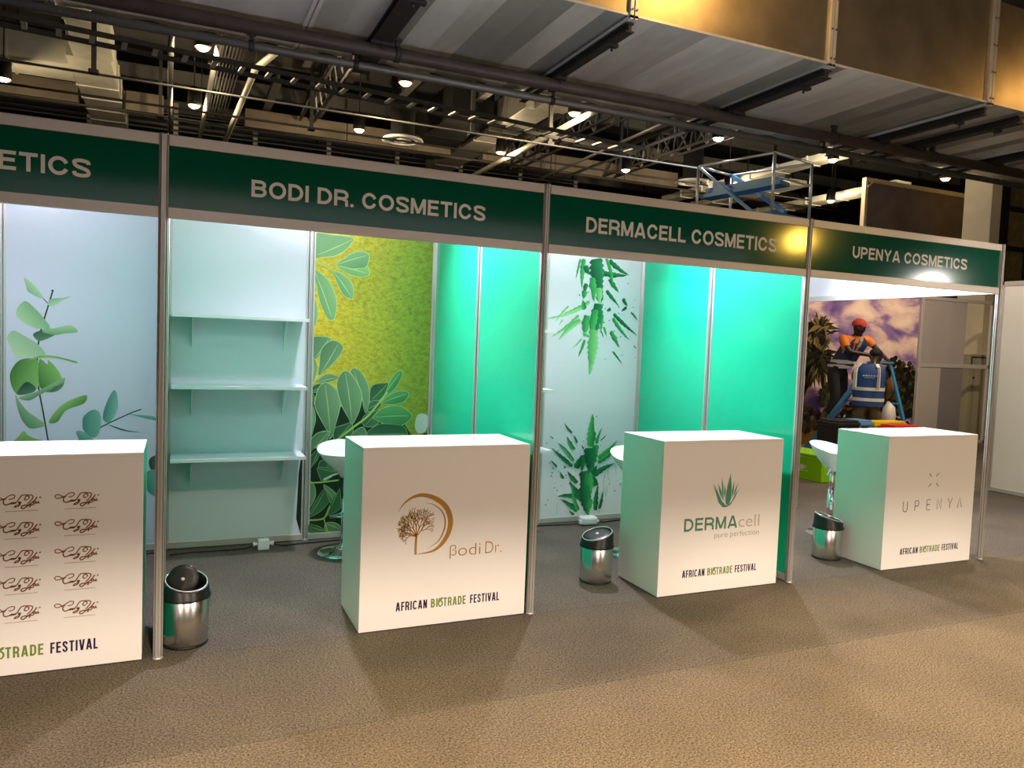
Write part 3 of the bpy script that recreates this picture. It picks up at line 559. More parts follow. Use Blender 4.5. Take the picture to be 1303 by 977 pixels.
# ------------------------------------------------------------------ shelves
def make_shelf(x0, x1, z, label, group):
    t = thing('wall_shelf', label, 'shelf', (x0, D-0.004, z), 0, group); w = x1-x0
    q = NB(); box(q, 0, w, -0.30, 0, 0, 0.016, 0.003); obj('board', q, WHITE, t)
    q = NB(); box(q, 0, w, -0.304, -0.30, -0.006, 0.018, 0.001); obj('front_edge', q, WPLAST, t)
    for bx in (0.13, 0.76):
        q = NB(); f = [q.verts.new((bx, y, zz)) for y, zz in ((-0.001, 0), (-0.20, 0), (-0.19, -0.012), (-0.012, -0.20), (-0.001, -0.22))]
        q.faces.new(f); e = bmesh.ops.extrude_face_region(q, geom=q.faces[:])
        bmesh.ops.translate(q, verts=[v for v in e['geom'] if isinstance(v, bmesh.types.BMVert)], vec=(0.008, 0, 0))
        obj('bracket', q, WPLAST, t)
    return t
for z, lb in ((1.672, 'top white shelf of three'), (1.182, 'middle white shelf of three'), (0.678, 'bottom white shelf of three')):
    make_shelf(0.035, 0.937, z, lb + ' on the bare white back wall', 'shelves on the bare white wall')
    make_shelf(2.015, 2.935, z, lb + ' peeking out left of the aloe mural', 'shelves beside the aloe mural')
# ------------------------------------------------------------------ counters
def counter(x0, label, w=0.97, h=1.0, dp=0.47):
    t = thing('display_counter', label, 'counter', (x0, 0, 0), 0, None); T = 0.018
    q = NB(); box(q, 0, w, 0.0, T, 0.006, h-T, 0.0015); obj('front_panel', q, COUNTER, t)
    for xx in (0, w-T):
        q = NB(); box(q, xx, xx+T, T, dp, 0.006, h-T, 0.0015); obj('side_panel', q, COUNTER, t)
    q = NB(); box(q, 0, w, 0, dp, h-T, h, 0.0025); obj('countertop', q, COUNTER, t)
    q = NB(); box(q, T, w-T, dp-0.12, dp-0.10, 0.02, h-T); box(q, T, w-T, 0.03, dp-0.12, 0.48, 0.498); obj('inner_shelf', q, COUNTER, t)
    q = NB(); box(q, 0.03, w-0.03, 0.03, dp-0.03, 0.0, 0.03); obj('plinth', q, DARKST, t)
    return t
FY = -0.0008
def festival(t, xa, xb0, xb1, xc, xd, z0, zc, first=True):
    """three-word event line under the logo; its O is a leaf-topped ring"""
    ox = t.location.x; a = lambda v: v-ox
    ev = dict(t=0.150, gap=0.105, narrow=0.50, ry=0.22); nv = (0.025, 0.012, 0.055, 1); lg = (0.16, 0.24, 0.045, 1)
    if first: word('event_lettering', 'AFRICAN', a(xa), a(xb0)-0.022, z0, zc, FY, nv, t, **ev)
    w = xb1-xb0; u = w/7.45
    word('event_lettering', 'BI', a(xb0), a(xb0)+u*1.42, z0, zc, FY, lg, t, **ev)
    word('event_lettering', 'TRADE', a(xb0)+u*2.62, a(xb1), z0, zc, FY, lg, t, **ev)
    word('event_lettering', 'FESTIVAL', a(xc), a(xd), z0, zc, FY, nv, t, **ev)
    s = Art(FY, 1e-5); cx = a(xb0)+u*2.02; h = zc-z0; c = lin((0.16, 0.24, 0.045))
    ring = [(cx + 0.40*u*math.cos(k*math.pi/12), z0 + 0.36*h + 0.31*h*math.sin(k*math.pi/12)) for k in range(25)]
    s.stroke(ring, 0.0075, c, False); s.stroke([(cx-0.40*u, z0+0.40*h), (cx-0.36*u, z0+0.78*h), (cx-0.05*u, z0+1.0*h)], 0.0075, c)
    s.poly(cr([(cx-0.2*u, z0+0.72*h), (cx+0.1*u, z0+1.02*h), (cx+0.5*u, z0+1.04*h), (cx+0.3*u, z0+0.80*h)], 4, True), c)
    s.done('leaf_ring_letter', PRINT, t)
def on_counter(art, name, t):
    o = art.done(name, PRINT, t); o.location = -Vector(t.location); return o

# leftmost counter: ten copies of a curly script logo
c1 = counter(-1.04, 'white counter with rows of brown script logos, cut by left edge')
festival(c1, 0, -0.70, -0.473, -0.446, -0.255, 0.0845, 0.1355, False)
word('event_lettering', 'AFRICAN', -0.92+1.04, -0.722+1.04, 0.0845, 0.1355, FY, (0.025, 0.012, 0.055, 1), c1, t=0.150, gap=0.105, narrow=0.50, ry=0.22)
s = Art(FY, 1e-6); cb = lin((0.20, 0.085, 0.035))
for w, p in CURLY[:-1]: s.stroke(p, w*1.2, cb)
w, p = CURLY[-1]
for k in range(26):
    f = k/26; g = (k+0.75)/26
    s.stroke([(p[0][0]+(p[1][0]-p[0][0])*f, p[0][1]), (p[0][0]+(p[1][0]-p[0][0])*g, p[0][1])], 0.0028, lin((0.36, 0.22, 0.13)), False)
first = s.done('script_logo', PRINT, c1); k = 0
for zz in (0.808, 0.684, 0.557, 0.432, 0.304):
    for xx in (-0.430, -0.660, -0.890):
        o = first if k == 0 else first.copy()
        if k: COL.objects.link(o)
        o.parent = c1; o.location = (xx+1.04, 0, zz); k += 1

# second counter: tree inside a crescent
c2 = counter(0.968, 'white counter with a gold tree logo in front of a stool')
festival(c2, 1.168, 1.367, 1.572, 1.598, 1.776, 0.102, 0.151)
s = Art(FY, 1e-6); cg = lin((0.42, 0.22, 0.045))
def crescent(pts, wmax, c, pk=0.6):
    P = cr(pts, 8); n = len(P); A, B = [], []
    for i, q in enumerate(P):
        d = (P[min(i+1, n-1)] - P[max(i-1, 0)]).normalized(); nn = Vector((-d.y, d.x)); t = i/(n-1)
        w = wmax*max(0.02, math.sin(math.pi*min(1, (t/pk*0.5 if t < pk else 0.5+(t-pk)/(1-pk)*0.5))))
        A.append(q+nn*w*0.5); B.append(q-nn*w*0.5)
    for i in range(n-1): s.poly([A[i], A[i+1], B[i+1], B[i]], c); s.k = 0
crescent([(1.165, 0.645), (1.20, 0.695), (1.255, 0.728), (1.315, 0.732), (1.385, 0.705), (1.44, 0.655), (1.465, 0.585), (1.455, 0.515), (1.415, 0.452), (1.36, 0.418), (1.27, 0.408)], 0.030, cg, 0.58)
crescent([(1.315, 0.690), (1.365, 0.678), (1.410, 0.642), (1.433, 0.590), (1.428, 0.530), (1.395, 0.470), (1.335, 0.435)], 0.009, cg)
s.stroke([(1.270, 0.407), (1.269, 0.45), (1.272, 0.52)], 0.013, cg)
rd = random.Random(11)
def twig(p, ang, ln, w, dep):
    q = (p[0]+ln*math.cos(ang), p[1]+ln*math.sin(ang)); s.stroke([p, q], w, cg, False); s.k = 0
    if dep:
        for da in ((-0.5, 0.45) if dep < 3 else (-0.55, 0.0, 0.5)):
            twig(q, ang+da+rd.uniform(-.25, .25), ln*rd.uniform(.62, .88), max(w*0.66, 0.0022), dep-1)
for ang, l_ in ((0.85, .036), (1.25, .046), (1.62, .052), (2.0, .046), (2.35, .042), (2.7, .036), (2.95, .032)): twig((1.272, 0.500+0.012*l_/.05), ang, l_, 0.006, 4)
on_counter(s, 'tree_logo', c2)
ox = -0.968
text_mesh('logo_lettering', '\u03b2', 1.467+ox, 1.507+ox, 0.385, 0.440, FY, GOLD, c2, bold=-0.012)
text_mesh('logo_lettering', 'odi', 1.517+ox, 1.650+ox, 0.381, 0.446, FY, GOLD, c2, bold=-0.014)
text_mesh('logo_lettering', 'Dr.', 1.679+ox, 1.779+ox, 0.382, 0.449, FY, GOLD, c2, bold=-0.014)

# third counter: aloe leaves over a word mark
c3 = counter(2.865, 'white counter with a green aloe-leaf logo')
festival(c3, 3.050, 3.249, 3.453, 3.475, 3.656, 0.112, 0.160)
s = Art(FY, 1e-6); ca = '#4f9078'
def blade(p):
    s.poly(cr(p, 5, True) if len(p) > 4 else p, ca); s.k = 0
def aloe(pts): s.poly(pts, ca)
aloe([(3.258, 0.718), (3.300, 0.660), (3.335, 0.600), (3.372, 0.567), (3.395, 0.572), (3.378, 0.556), (3.345, 0.556), (3.308, 0.592), (3.285, 0.655)])
aloe([(3.482, 0.680), (3.446, 0.645), (3.420, 0.595), (3.395, 0.572), (3.378, 0.556), (3.372, 0.567), (3.412, 0.572), (3.440, 0.610), (3.462, 0.655)])
aloe([(3.397, 0.778), (3.377, 0.700), (3.363, 0.610), (3.372, 0.572), (3.396, 0.573), (3.412, 0.610), (3.411, 0.690)])
aloe([(3.327, 0.758), (3.331, 0.690), (3.340, 0.610), (3.349, 0.602), (3.344, 0.690)])
aloe([(3.299, 0.715), (3.312, 0.660), (3.334, 0.608), (3.331, 0.660)])
aloe([(3.353, 0.708), (3.351, 0.650), (3.356, 0.620), (3.366, 0.655)])
aloe([(3.430, 0.728), (3.414, 0.660), (3.417, 0.620), (3.430, 0.660)])
aloe([(3.466, 0.716), (3.440, 0.670), (3.424, 0.622), (3.445, 0.650)])
on_counter(s, 'aloe_logo', c3); ox = -2.865
word('logo_lettering', 'DERMA', 3.046+ox, 3.474+ox, 0.413, 0.496, FY, (0.085, 0.22, 0.145, 1), c3, t=0.17, gap=0.15)
text_mesh('logo_lettering', 'cell', 3.484+ox, 3.660+ox, 0.416, 0.494, FY, PALE, c3, bold=-0.004)
text_mesh('logo_lettering', 'pure perfection', 3.292+ox, 3.662+ox, 0.358, 0.393, FY, GREY, c3, bold=-0.012)

# rightmost counter
c4 = counter(4.835, 'white counter with thin spaced letters beside the right corner post')
festival(c4, 5.022, 5.235, 5.454, 5.478, 5.664, 0.106, 0.154)
s = Art(FY, 1e-6)
for p in (((5.285, 0.711), (5.310, 0.686)), ((5.388, 0.711), (5.363, 0.686)), ((5.285, 0.609), (5.310, 0.634)), ((5.391, 0.609), (5.364, 0.634))): s.stroke(list(p), 0.0065, '#4a3538', False)
DK = '#3d2830'; W_ = 0.0062
def letter(x, w, strokes):
    for st in strokes: s.stroke([(x+w*a, 0.432+0.077*b) for a, b in st], W_, DK, False)
letter(5.024, 0.045, [[(0, 1), (0, .22), (.1, .08), (.3, 0), (.7, 0), (.9, .08), (1, .22), (1, 1)]])
letter(5.150, 0.040, [[(0, 0), (0, 1), (.7, 1), (.95, .9), (1, .72), (.95, .55), (.7, .46), (0, .46)]])
letter(5.278, 0.040, [[(1, 1), (0, 1), (0, 0), (1, 0)], [(0, .52), (.9, .52)]])
letter(5.392, 0.045, [[(0, 0), (0, 1), (1, 0), (1, 1)]])
letter(5.512, 0.048, [[(0, 1), (.5, .45), (1, 1)], [(.5, .45), (.5, 0)]])
letter(5.622, 0.048, [[(0, 0), (.5, 1), (1, 0)]])
on_counter(s, 'letter_logo', c4)

# ------------------------------------------------------------------ waste bins
def bin_(x, y, label, open_=False, rz=0.0):
    t = thing('waste_bin', label, 'bin', (x, y, 0), rz, None)
    q = NB(); lathe(q, [(0, 0.008), (0.104, 0.008), (0.106, 0.02), (0.110, 0.245), (0.108, 0.247), (0, 0.247)], 48); obj('body', q, STEEL, t)
    q = NB(); lathe(q, [(0, 0), (0.103, 0), (0.107, 0.004), (0.107, 0.012), (0, 0.012)], 40); obj('base_ring', q, BLACKP, t)
    # lid collar, higher at the back, its rim sloping
    def rim(z, a): return z + 0.026*math.sin(a)
    q = NB(); prof = [(0.116, 0.238, 0), (0.117, 0.248, 0), (0.110, 0.256, 0), (0.107, 0.312, 1), (0.102, 0.320, 1), (0.094, 0.317, 1), (0.092, 0.275, .5), (0.088, 0.252, 0)]
    rings = [[q.verts.new((r*math.cos(2*math.pi*k/40), r*math.sin(2*math.pi*k/40), z + w*0.030*math.sin(2*math.pi*k/40))) for k in range(40)] for r, z, w in prof]
    for a, b in zip(rings, rings[1:]):
        for k in range(40): q.faces.new((a[k], a[(k+1) % 40], b[(k+1) % 40], b[k])).smooth = True
    lid = obj('lid', q, BLACKP, t)
    q = NB(); tube(q, [(0.098*math.cos(2*math.pi*k/40), 0.098*math.sin(2*math.pi*k/40), 0.321+0.030*math.sin(2*math.pi*k/40)) for k in range(41)], 0.0032, 6, False)
    obj('rim_wire', q, mat('rim_metal', (0.7, 0.7, 0.7), 0.25, 0.7), lid)
    q = NB(); lathe(q, [(0, 0.004), (0.055, 0.003), (0.086, 0.001), (0.090, -0.001), (0.090, -0.005), (0, -0.005)], 40)
    for v in q.verts: v.co.y *= 0.98
    f = obj('swing_flap', q, BLACKP, t)
    q = NB(); lathe(q, [(0, 0.010), (0.008, 0.009), (0.011, 0.006), (0.011, 0.003), (0, 0.003)], 16); obj('push_button', q, mat('pale_button', (0.75, 0.72, 0.62), 0.3), f)
    if open_: f.location = (-0.012, 0.015, 0.325); f.rotation_euler = (math.radians(70), math.radians(0), math.radians(-28)); f.scale = (0.83, 0.83, 1)
    else: f.location = (0, 0, 0.317); f.rotation_euler = (math.radians(16.5), 0, 0)
    return t
bin_(0.125, 0.165, 'steel waste bin with its black flap tipped open, by the leftmost post', True, 0.35)
bin_(2.665, 0.43, 'steel waste bin with closed black lid left of the aloe-logo counter', False, -1.45)
bin_(4.715, 0.40, 'steel waste bin with closed black lid left of the rightmost counter', False, 1.0)

# ------------------------------------------------------------------ bar stools
def stool(x, y, rz, label):
    t = thing('bar_stool', label, 'stool', (x, y, 0), rz, 'white bucket bar stools behind the counters')
    q = NB(); lathe(q, [(0, 0), (0.195, 0), (0.197, 0.006), (0.17, 0.016), (0.08, 0.034), (0.034, 0.052), (0.030, 0.075), (0, 0.075)], 40); obj('base', q, CHROME, t)
    q = NB(); tube(q, [(0, 0, 0.06), (0, 0, 0.40)], 0.027, 20); tube(q, [(0, 0, 0.40), (0, 0, 0.56)], 0.018, 20); obj('column', q, CHROME, t)
    q = NB(); tube(q, [(0, 0.02, 0.30), (-0.05, -0.06, 0.30), (-0.13, -0.13, 0.30), (0, -0.185, 0.30), (0.13, -0.13, 0.30), (0.05, -0.06, 0.30), (0, 0.02, 0.30)], 0.010, 10); obj('footrest', q, CHROME, t)
    n = 48; prof = []
    q = NB()
    # (radius, height, share of the back rise): underside then inside of the moulded bowl
    for r, z, w in ((0.0, 0.555, 0), (0.040, 0.556, 0), (0.055, 0.585, 0), (0.115, 0.635, .12), (0.175, 0.685, .55), (0.208, 0.722, 1), (0.210, 0.728, 1), (0.203, 0.729, 1), (0.165, 0.700, .55), (0.11, 0.668, .15), (0.05, 0.655, 0), (0.0, 0.653, 0)):
        if r == 0: prof.append([q.verts.new((0, 0, z))])
        else: prof.append([q.verts.new((r*math.cos(a), r*math.sin(a)*0.94, z + w*(0.028 + 0.05*max(-0.35, math.sin(a))))) for a in (2*math.pi*k/n for k in range(n))])
    for a, b in zip(prof, prof[1:]):
        for k in range(n):
            k2 = (k+1) % n
            if len(a) == 1: f = q.faces.new((a[0], b[k2], b[k]))
            elif len(b) == 1: f = q.faces.new((a[k], a[k2], b[0]))
            else: f = q.faces.new((a[k], a[k2], b[k2], b[k]))
            f.smooth = True
    obj('seat', q, WPLAST, t)
    q = NB(); tube(q, [(-0.03, 0, 0.590), (-0.10, -0.02, 0.575), (-0.165, -0.03, 0.545)], [0.006, 0.006, 0.009], 10); obj('height_lever', q, WPLAST, t)
    return t
stool(1.205, 1.56, 0.0, 'white bucket bar stool behind the tree-logo counter')
stool(3.285, 0.93, 0.0, 'white bucket bar stool mostly hidden by the aloe-logo counter')
stool(5.345, 0.98, 0.35, 'white bucket bar stool behind the rightmost counter')

# ------------------------------------------------------------------ power boxes and floor cables
t = thing('power_junction', 'small pale junction block on the floor under the white shelves', 'power box', (0.665, 1.80, 0))
q = NB(); box(q, -0.040, 0.040, -0.03, 0.03, 0, 0.075, 0.006); obj('housing', q, WPLAST, t)
for sx in (-1, 1):
    q = NB(); tube(q, [(sx*0.038, 0, 0.04), (sx*0.062, 0, 0.04)], [0.012, 0.012], 14); tube(q, [(sx*0.060, 0, 0.04), (sx*0.072, 0, 0.04)], [0.018, 0.016], 14); obj('cable_gland', q, WPLAST, t)
t = thing('power_adaptor', 'white rounded power adaptor on the floor under the aloe mural', 'power box', (3.40, 1.83, 0), -0.08)
q = NB(); box(q, -0.075, 0.075, -0.05, 0.05, 0.006, 0.078, 0.018); obj('housing', q, WPLAST, t)
q = NB(); box(q, -0.095, -0.070, -0.035, 0.0, 0.012, 0.05, 0.006); obj('plug', q, WPLAST, t)
q = NB(); tube(q, [(0.07, 0.0, 0.03), (0.105, 0.0, 0.028)], [0.016, 0.011], 12); obj('cable_gland', q, WPLAST, t)
def cable(pts, label, r=0.006):
    q = NB(); P = [Vector(p) for p in pts]; out = []
    for i in range(len(P)-1):
        a = P[max(i-1, 0)]; b = P[i]; c = P[i+1]; d = P[min(i+2, len(P)-1)]
        for k in range(6):
            u = k/6; out.append(0.5*((2*b)+(c-a)*u+(2*a-5*b+4*c-d)*u*u+(3*b-a-3*c+d)*u**3))
    out.append(P[-1]); tube(q, out, r, 8); tag(obj('power_cable', q, CABLE), label, 'cable')
cable([(2.05, 1.88, .007), (2.6, 1.90, .007), (3.0, 1.885, .007), (3.2, 1.865, .007), (3.30, 1.82, .02)], 'black cable along the floor left of the white power adaptor')
cable([(3.50, 1.83, .028), (3.56, 1.85, .010), (3.70, 1.885, .007), (3.93, 1.90, .007)], 'black cable along the floor right of the white power adaptor')
cable([(0.735, 1.80, .04), (0.80, 1.82, .012), (0.95, 1.86, .007), (1.3, 1.885, .007), (1.9, 1.90, .007)], 'black cable along the floor under the powder mural')
cable([(0.04, 1.80, .007), (0.2, 1.83, .007), (0.45, 1.82, .007), (0.56, 1.80, .02), (0.596, 1.80, .04)], 'black cable along the floor under the white shelves')
cable([(-0.9, 1.90, .007), (-0.5, 1.885, .007), (-0.03, 1.88, .007)], 'black cable along the floor under the eucalyptus panel')
# ------------------------------------------------------------------ stand beyond the row: mural wall, grid, people
MY = 5.6; GREYP = mat('grey_infill', (0.36, 0.32, 0.31), 0.5, var=0.05, vscale=2)
def clouds():
    mt = bpy.data.materials.new('printed_cloud_sky'); mt.use_nodes = True; nt = mt.node_tree; L = nt.links; b = nt.nodes['Principled BSDF']
    b.inputs['Roughness'].default_value = 0.5; b.inputs['Specular IOR Level'].default_value = 0.3
    tc = nt.nodes.new('ShaderNodeTexCoord'); mp = nt.nodes.new('ShaderNodeMapping'); mp.inputs['Rotation'].default_value = (0, 0.30, 0); mp.inputs['Scale'].default_value = (0.75, 1, 1.5)
    L.new(tc.outputs['Object'], mp.inputs['Vector'])
    n = nt.nodes.new('ShaderNodeTexNoise'); n.inputs['Scale'].default_value = 1.9; n.inputs['Detail'].default_value = 5; n.inputs['Distortion'].default_value = 0.4
    L.new(mp.outputs['Vector'], n.inputs['Vector'])
    r = nt.nodes.new('ShaderNodeValToRGB'); e = r.color_ramp.elements
    e[0].position = 0.36; e[0].color = lin('#6a5390'); e[1].position = 0.66; e[1].color = lin('#f6dcc8')
    m1 = e.new(0.46); m1.color = lin('#9c7fa8'); m2 = e.new(0.54); m2.color = lin('#dcbcb8')
    L.new(n.outputs['Fac'], r.inputs['Fac']); L.new(r.outputs['Color'], b.inputs['Base Color'])
    return mt
t = thing('mural_wall', 'photo mural of palm, trees and purple clouds behind the two workers', 'mural', (9.10, MY, 0))
q = NB(); box(q, 0, 3.06, 0.0, 0.03, 0.06, 2.62); mur = obj('mural_board', q, clouds(), t)
q = NB(); box(q, -0.02, 3.08, -0.012, 0.042, 0.0, 0.06, 0.003); obj('bottom_rail', q, RAIL, t)
q = NB(); box(q, -0.02, 3.08, -0.012, 0.042, 2.62, 2.67, 0.003); obj('top_rail', q, RAIL, t)
art = Art(MY-0.002, 0.00001); rd = random.Random(5)
def clip(p): return (min(max(p[0], 9.115), 12.155), min(max(p[1], 0.065), 2.6))
art.poly([clip(p) for p in MUR['trunk']], '#2a2018')
def frond_ball(c, n, L, seed, cols):
    r_ = random.Random(seed)
    for i in range(n):
        a = r_.uniform(0, 2*math.pi); l = L*r_.uniform(.55, 1.1); o = (c[0]+r_.gauss(0, L*.18), c[1]+r_.gauss(0, L*.18)); w = L*r_.uniform(.05, .13)
        tip = clip((o[0]+l*math.cos(a), o[1]+l*math.sin(a)*0.95 - 0.15*L)); d = Vector((math.cos(a), math.sin(a))); nn = Vector((-d.y, d.x))
        art.poly([clip(o), clip((o[0]+d.x*l*.5+nn.x*w, o[1]+d.y*l*.5+nn.y*w)), tip, clip((o[0]+d.x*l*.5-nn.x*w, o[1]+d.y*l*.5-nn.y*w))], r_.choice(cols)); art.k -= .8
frond_ball(MUR['palm1'], 120, 0.40, 1, ['#1d1a14', '#2e2a1c', '#4a4028', '#8a7648', '#15130f'])
frond_ball(MUR['palm2'], 120, 0.42, 2, ['#14120f', '#24211a', '#3a3524', '#6b5f3c', '#0f0e0c'])
def foliage(lst, seed, cols, n):
    r_ = random.Random(seed)
    for x, z, r in lst:
        for i in range(n):
            a = r_.uniform(0, 6.283); d = r*math.sqrt(r_.random()); s_ = r_.uniform(.025, .07)
            art.poly([clip((x+d*math.cos(a)+s_*math.cos(b+a)*r_.uniform(.6, 1.4), z+d*math.sin(a)+s_*math.sin(b+a)*r_.uniform(.5, 1.2))) for b in (0, 1.1, 2.3, 3.4, 4.6, 5.5)], r_.choice(cols)); art.k -= .8
art.poly([clip(p) for p in MUR['grass']], '#a8742c')
foliage(MUR['dark'], 7, ['#0d0e0a', '#14150f', '#1d1e14', '#2b2a1a', '#4a4424'], 85)
foliage(MUR['tree'], 8, ['#2a2c1c', '#3c3a26', '#55502e'], 45)
foliage(MUR['bush'], 9, ['#2c241a', '#3a3022', '#4c3f2a', '#5d5138'], 40)
art.poly([clip(p) for p in MUR['grass2']], '#6b7a1e')
for i in range(160):
    x = rd.uniform(9.2, 12.1); z = rd.uniform(0.1, 0.42); h = rd.uniform(.02, .06); art.poly([clip((x-.006, z)), clip((x+.006, z)), clip((x+rd.uniform(-.02, .02), z+h))], rd.choice(['#c08a38', '#8a5a20', '#d8a450', '#6e4a1c'])); art.k -= .8
o = art.done('printed_graphic', PRINT); on_panel(o, t)

def plain_post(x, y, h, label, w=0.05, m_=None):
    t = thing('frame_post', label, 'post', (x, y, 0))
    q = NB(); box(q, -w/2, w/2, -w/2, w/2, 0.008, h, 0.005); obj('shaft', q, m_ or RAIL, t)
    q = NB(); box(q, -w*.8, w*.8, -w*.8, w*.8, 0, 0.008, 0.002); obj('foot', q, m_ or RAIL, t)
    return t
plain_post(12.215, MY, 2.67, 'pale frame post between the palm mural and the grey infill panels', 0.06)
t = thing('partition_frame', 'pale partition frame with grey upper and lower panels right of the palm mural', 'partition', (12.25, MY, 0))
q = NB(); box(q, 0.0, 1.86, -0.02, 0.02, 1.405, 1.475, 0.003); obj('middle_rail', q, RAIL, t)
q = NB(); box(q, 0.0, 1.86, -0.02, 0.02, 2.61, 2.67, 0.003); obj('top_rail', q, RAIL, t)
q = NB(); box(q, 0.0, 1.86, -0.02, 0.02, 0.0, 0.06, 0.003); obj('bottom_rail', q, RAIL, t)
q = NB(); box(q, 0.0, 1.15, -0.006, 0.006, 1.47, 2.615); obj('upper_panel', q, GREYP, t)
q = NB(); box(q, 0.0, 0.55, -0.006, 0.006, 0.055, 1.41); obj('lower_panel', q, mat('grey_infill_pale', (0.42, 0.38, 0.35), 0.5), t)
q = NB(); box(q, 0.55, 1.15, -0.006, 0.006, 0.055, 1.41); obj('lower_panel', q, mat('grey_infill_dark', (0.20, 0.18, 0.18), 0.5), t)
q = NB(); box(q, 1.82, 1.86, -0.02, 0.02, 0.0, 2.67, 0.003); obj('end_post', q, RAIL, t)

# building column, cabinet, dark board and steel frame at the far right
t = thing('building_column', 'square cream building column rising above the right end of the row', 'column', (15.0, 6.38, 0))
q = NB(); box(q, 0, 0.30, 0, 0.60, 0.10, 8.2, 0.01); obj('shaft', q, CREAM, t)
q = NB(); box(q, -0.012, 0.312, -0.012, 0.612, 0, 0.10, 0.004); obj('skirting', q, mat('cream_skirting', (0.45, 0.38, 0.28), 0.6), t)
t = thing('electrical_cabinet', 'olive grey electrical cabinet with a small window seen past the cream column', 'cabinet', (14.17, 6.02, 0))
OLV = mat('olive_cabinet', (0.30, 0.27, 0.17), 0.5)
q = NB(); box(q, 0, 0.52, 0, 0.25, 0.0, 1.67, 0.008); obj('body', q, OLV, t)
q = NB(); box(q, 0.03, 0.49, -0.012, 0, 0.06, 1.38, 0.003); d_ = obj('door', q, OLV, t)
q = NB(); tube(q, [(0.12, -0.012, 1.22), (0.12, -0.03, 1.22)], 0.018, 14); obj('lock', q, BLACKP, d_)
q = NB(); box(q, 0.04, 0.48, -0.012, 0, 1.42, 1.63, 0.003); obj('window_frame', q, DARKST, t)
q = NB(); box(q, 0.07, 0.45, -0.015, -0.011, 1.45, 1.60); obj('window_pane', q, mat('grey_glass', (0.32, 0.30, 0.22), 0.12), t)
t = thing('backdrop_panel', 'tall dark brown backdrop panel with a pale frame above the right fascia', 'panel', (14.41, 9.0, 0), 0.0)
q = NB(); box(q, 0.08, 3.75, 0, 0.05, 0.06, 5.52); obj('panel', q, mat('brown_felt', (0.19, 0.15, 0.14), 0.9, var=0.12, vscale=3), t)
q = NB(); box(q, 0.0, 0.08, -0.03, 0.08, 0, 5.62, 0.005); box(q, 3.75, 3.83, -0.03, 0.08, 0, 5.62, 0.005); obj('side_rail', q, CREAM, t)
q = NB(); box(q, 0.08, 3.75, -0.03, 0.08, 5.52, 5.62, 0.005); obj('top_rail', q, CREAM, t)
q = NB(); box(q, 0.08, 3.75, -0.03, 0.08, 0.0, 0.06, 0.005); obj('bottom_rail', q, CREAM, t)
q = NB(); bar(q, (0.04, -0.04, 5.40), (0.30, -0.04, 5.60), 0.03); obj('corner_brace', q, CREAM, t)
t = thing('dark_steel_frame', 'tall black steel frame with yellowish panels at the right photo edge', 'steel frame', (17.1, 7.6, 0))
YP = mat('yellow_insulation', (0.30, 0.23, 0.09), 0.8, var=0.3, vscale=6)
for xx in (0.0, 1.1, 2.2): q = NB(); box(q, xx, xx+0.30, 0, 0.14, 0, 6.4, 0.006); obj('upright', q, DARKST, t)
for zz in (1.3, 2.6, 3.3, 4.1, 5.0, 5.8): q = NB(); box(q, 0.14, 2.2, 0.03, 0.11, zz, zz+0.10, 0.004); obj('cross_rail', q, DARKST, t)
q = NB(); box(q, -0.7, 2.2, 0.15, 0.18, 0.0, 6.4); obj('infill_panel', q, YP, t)

# white wall of the next block, across the side aisle
for k, (a, b) in enumerate(((2.10, 1.11), (1.11, 0.12))):
    panel(9.12, a, 9.12, b, ['tall white panel of the block across the side aisle, farthest one', 'tall white panel of the block across the side aisle, nearer one'][k], mat('white_panel_far', (0.82, 0.79, 0.74), 0.4), 2.52)
post(9.12, 2.10, 'aluminium post at the far end of the white wall across the side aisle', None, HT)
post(9.12, 1.11, 'aluminium post one panel in from the far end of the right-hand white wall')

# lime storage cube and coloured boxes
LIME = mat('lime_plastic', (0.25, 0.62, 0.0), 0.35)
t = thing('lime_box', 'low lime green box with a white emblem on the floor behind the rightmost counter', 'box', (7.275, 2.94, 0), 0.06)
q = NB(); box(q, 0, 0.42, 0, 0.70, 0.0, 0.30, 0.012); obj('body', q, LIME, t)
q = NB(); box(q, -0.006, 0.426, -0.006, 0.706, 0.30, 0.335, 0.008); obj('lid', q, LIME, t)
q = NB(); tube(q, [(0.20, 0.0, 0.165), (0.20, -0.006, 0.165)], 0.075, 24); obj('round_hand_hole', q, BLACKP, t)
q = NB()
for yy, zz, a, b in ((0.30, 0.16, .032, .032), (0.36, 0.16, .018, .03), (0.25, 0.165, .012, .022)):
    for k in range(12):
        a0, a1 = 2*math.pi*k/12, 2*math.pi*(k+1)/12
        q.faces.new([q.verts.new((-0.0015, yy+rr*a*math.cos(aa), zz+rr*b*math.sin(aa))) for rr, aa in ((.6, a0), (1, a0), (1, a1), (.6, a1))])
box(q, -0.0018, -0.0012, 0.285, 0.318, 0.145, 0.178); box(q, -0.0018, -0.0012, 0.20, 0.42, 0.112, 0.118)
obj('emblem', q, WPLAST, t)
def crate(x, y, w, d, h, m_, label, name='storage_crate', rz=0.0):
    t = thing(name, label, 'crate', (x, y, 0), rz)
    q = NB(); box(q, 0.01, w-0.01, 0.01, d-0.01, 0.0, h-0.07, 0.01); obj('body', q, m_, t)
    q = NB(); box(q, 0, w, 0, d, h-0.07, h-0.03, 0.006); obj('rim', q, m_, t)
    q = NB(); box(q, 0.02, w-0.02, 0.02, d-0.02, h-0.03, h, 0.008); obj('lid', q, m_, t)
    q = NB(); box(q, w*.35, w*.65, -0.012, 0.01, h-0.12, h-0.085, 0.004); obj('latch', q, BLACKP, t)
crate(8.17, 3.56, 0.42, 0.38, 0.69, mat('black_crate', (0.02, 0.02, 0.022), 0.4), 'black crate in front of the mural, left of the blue crate')
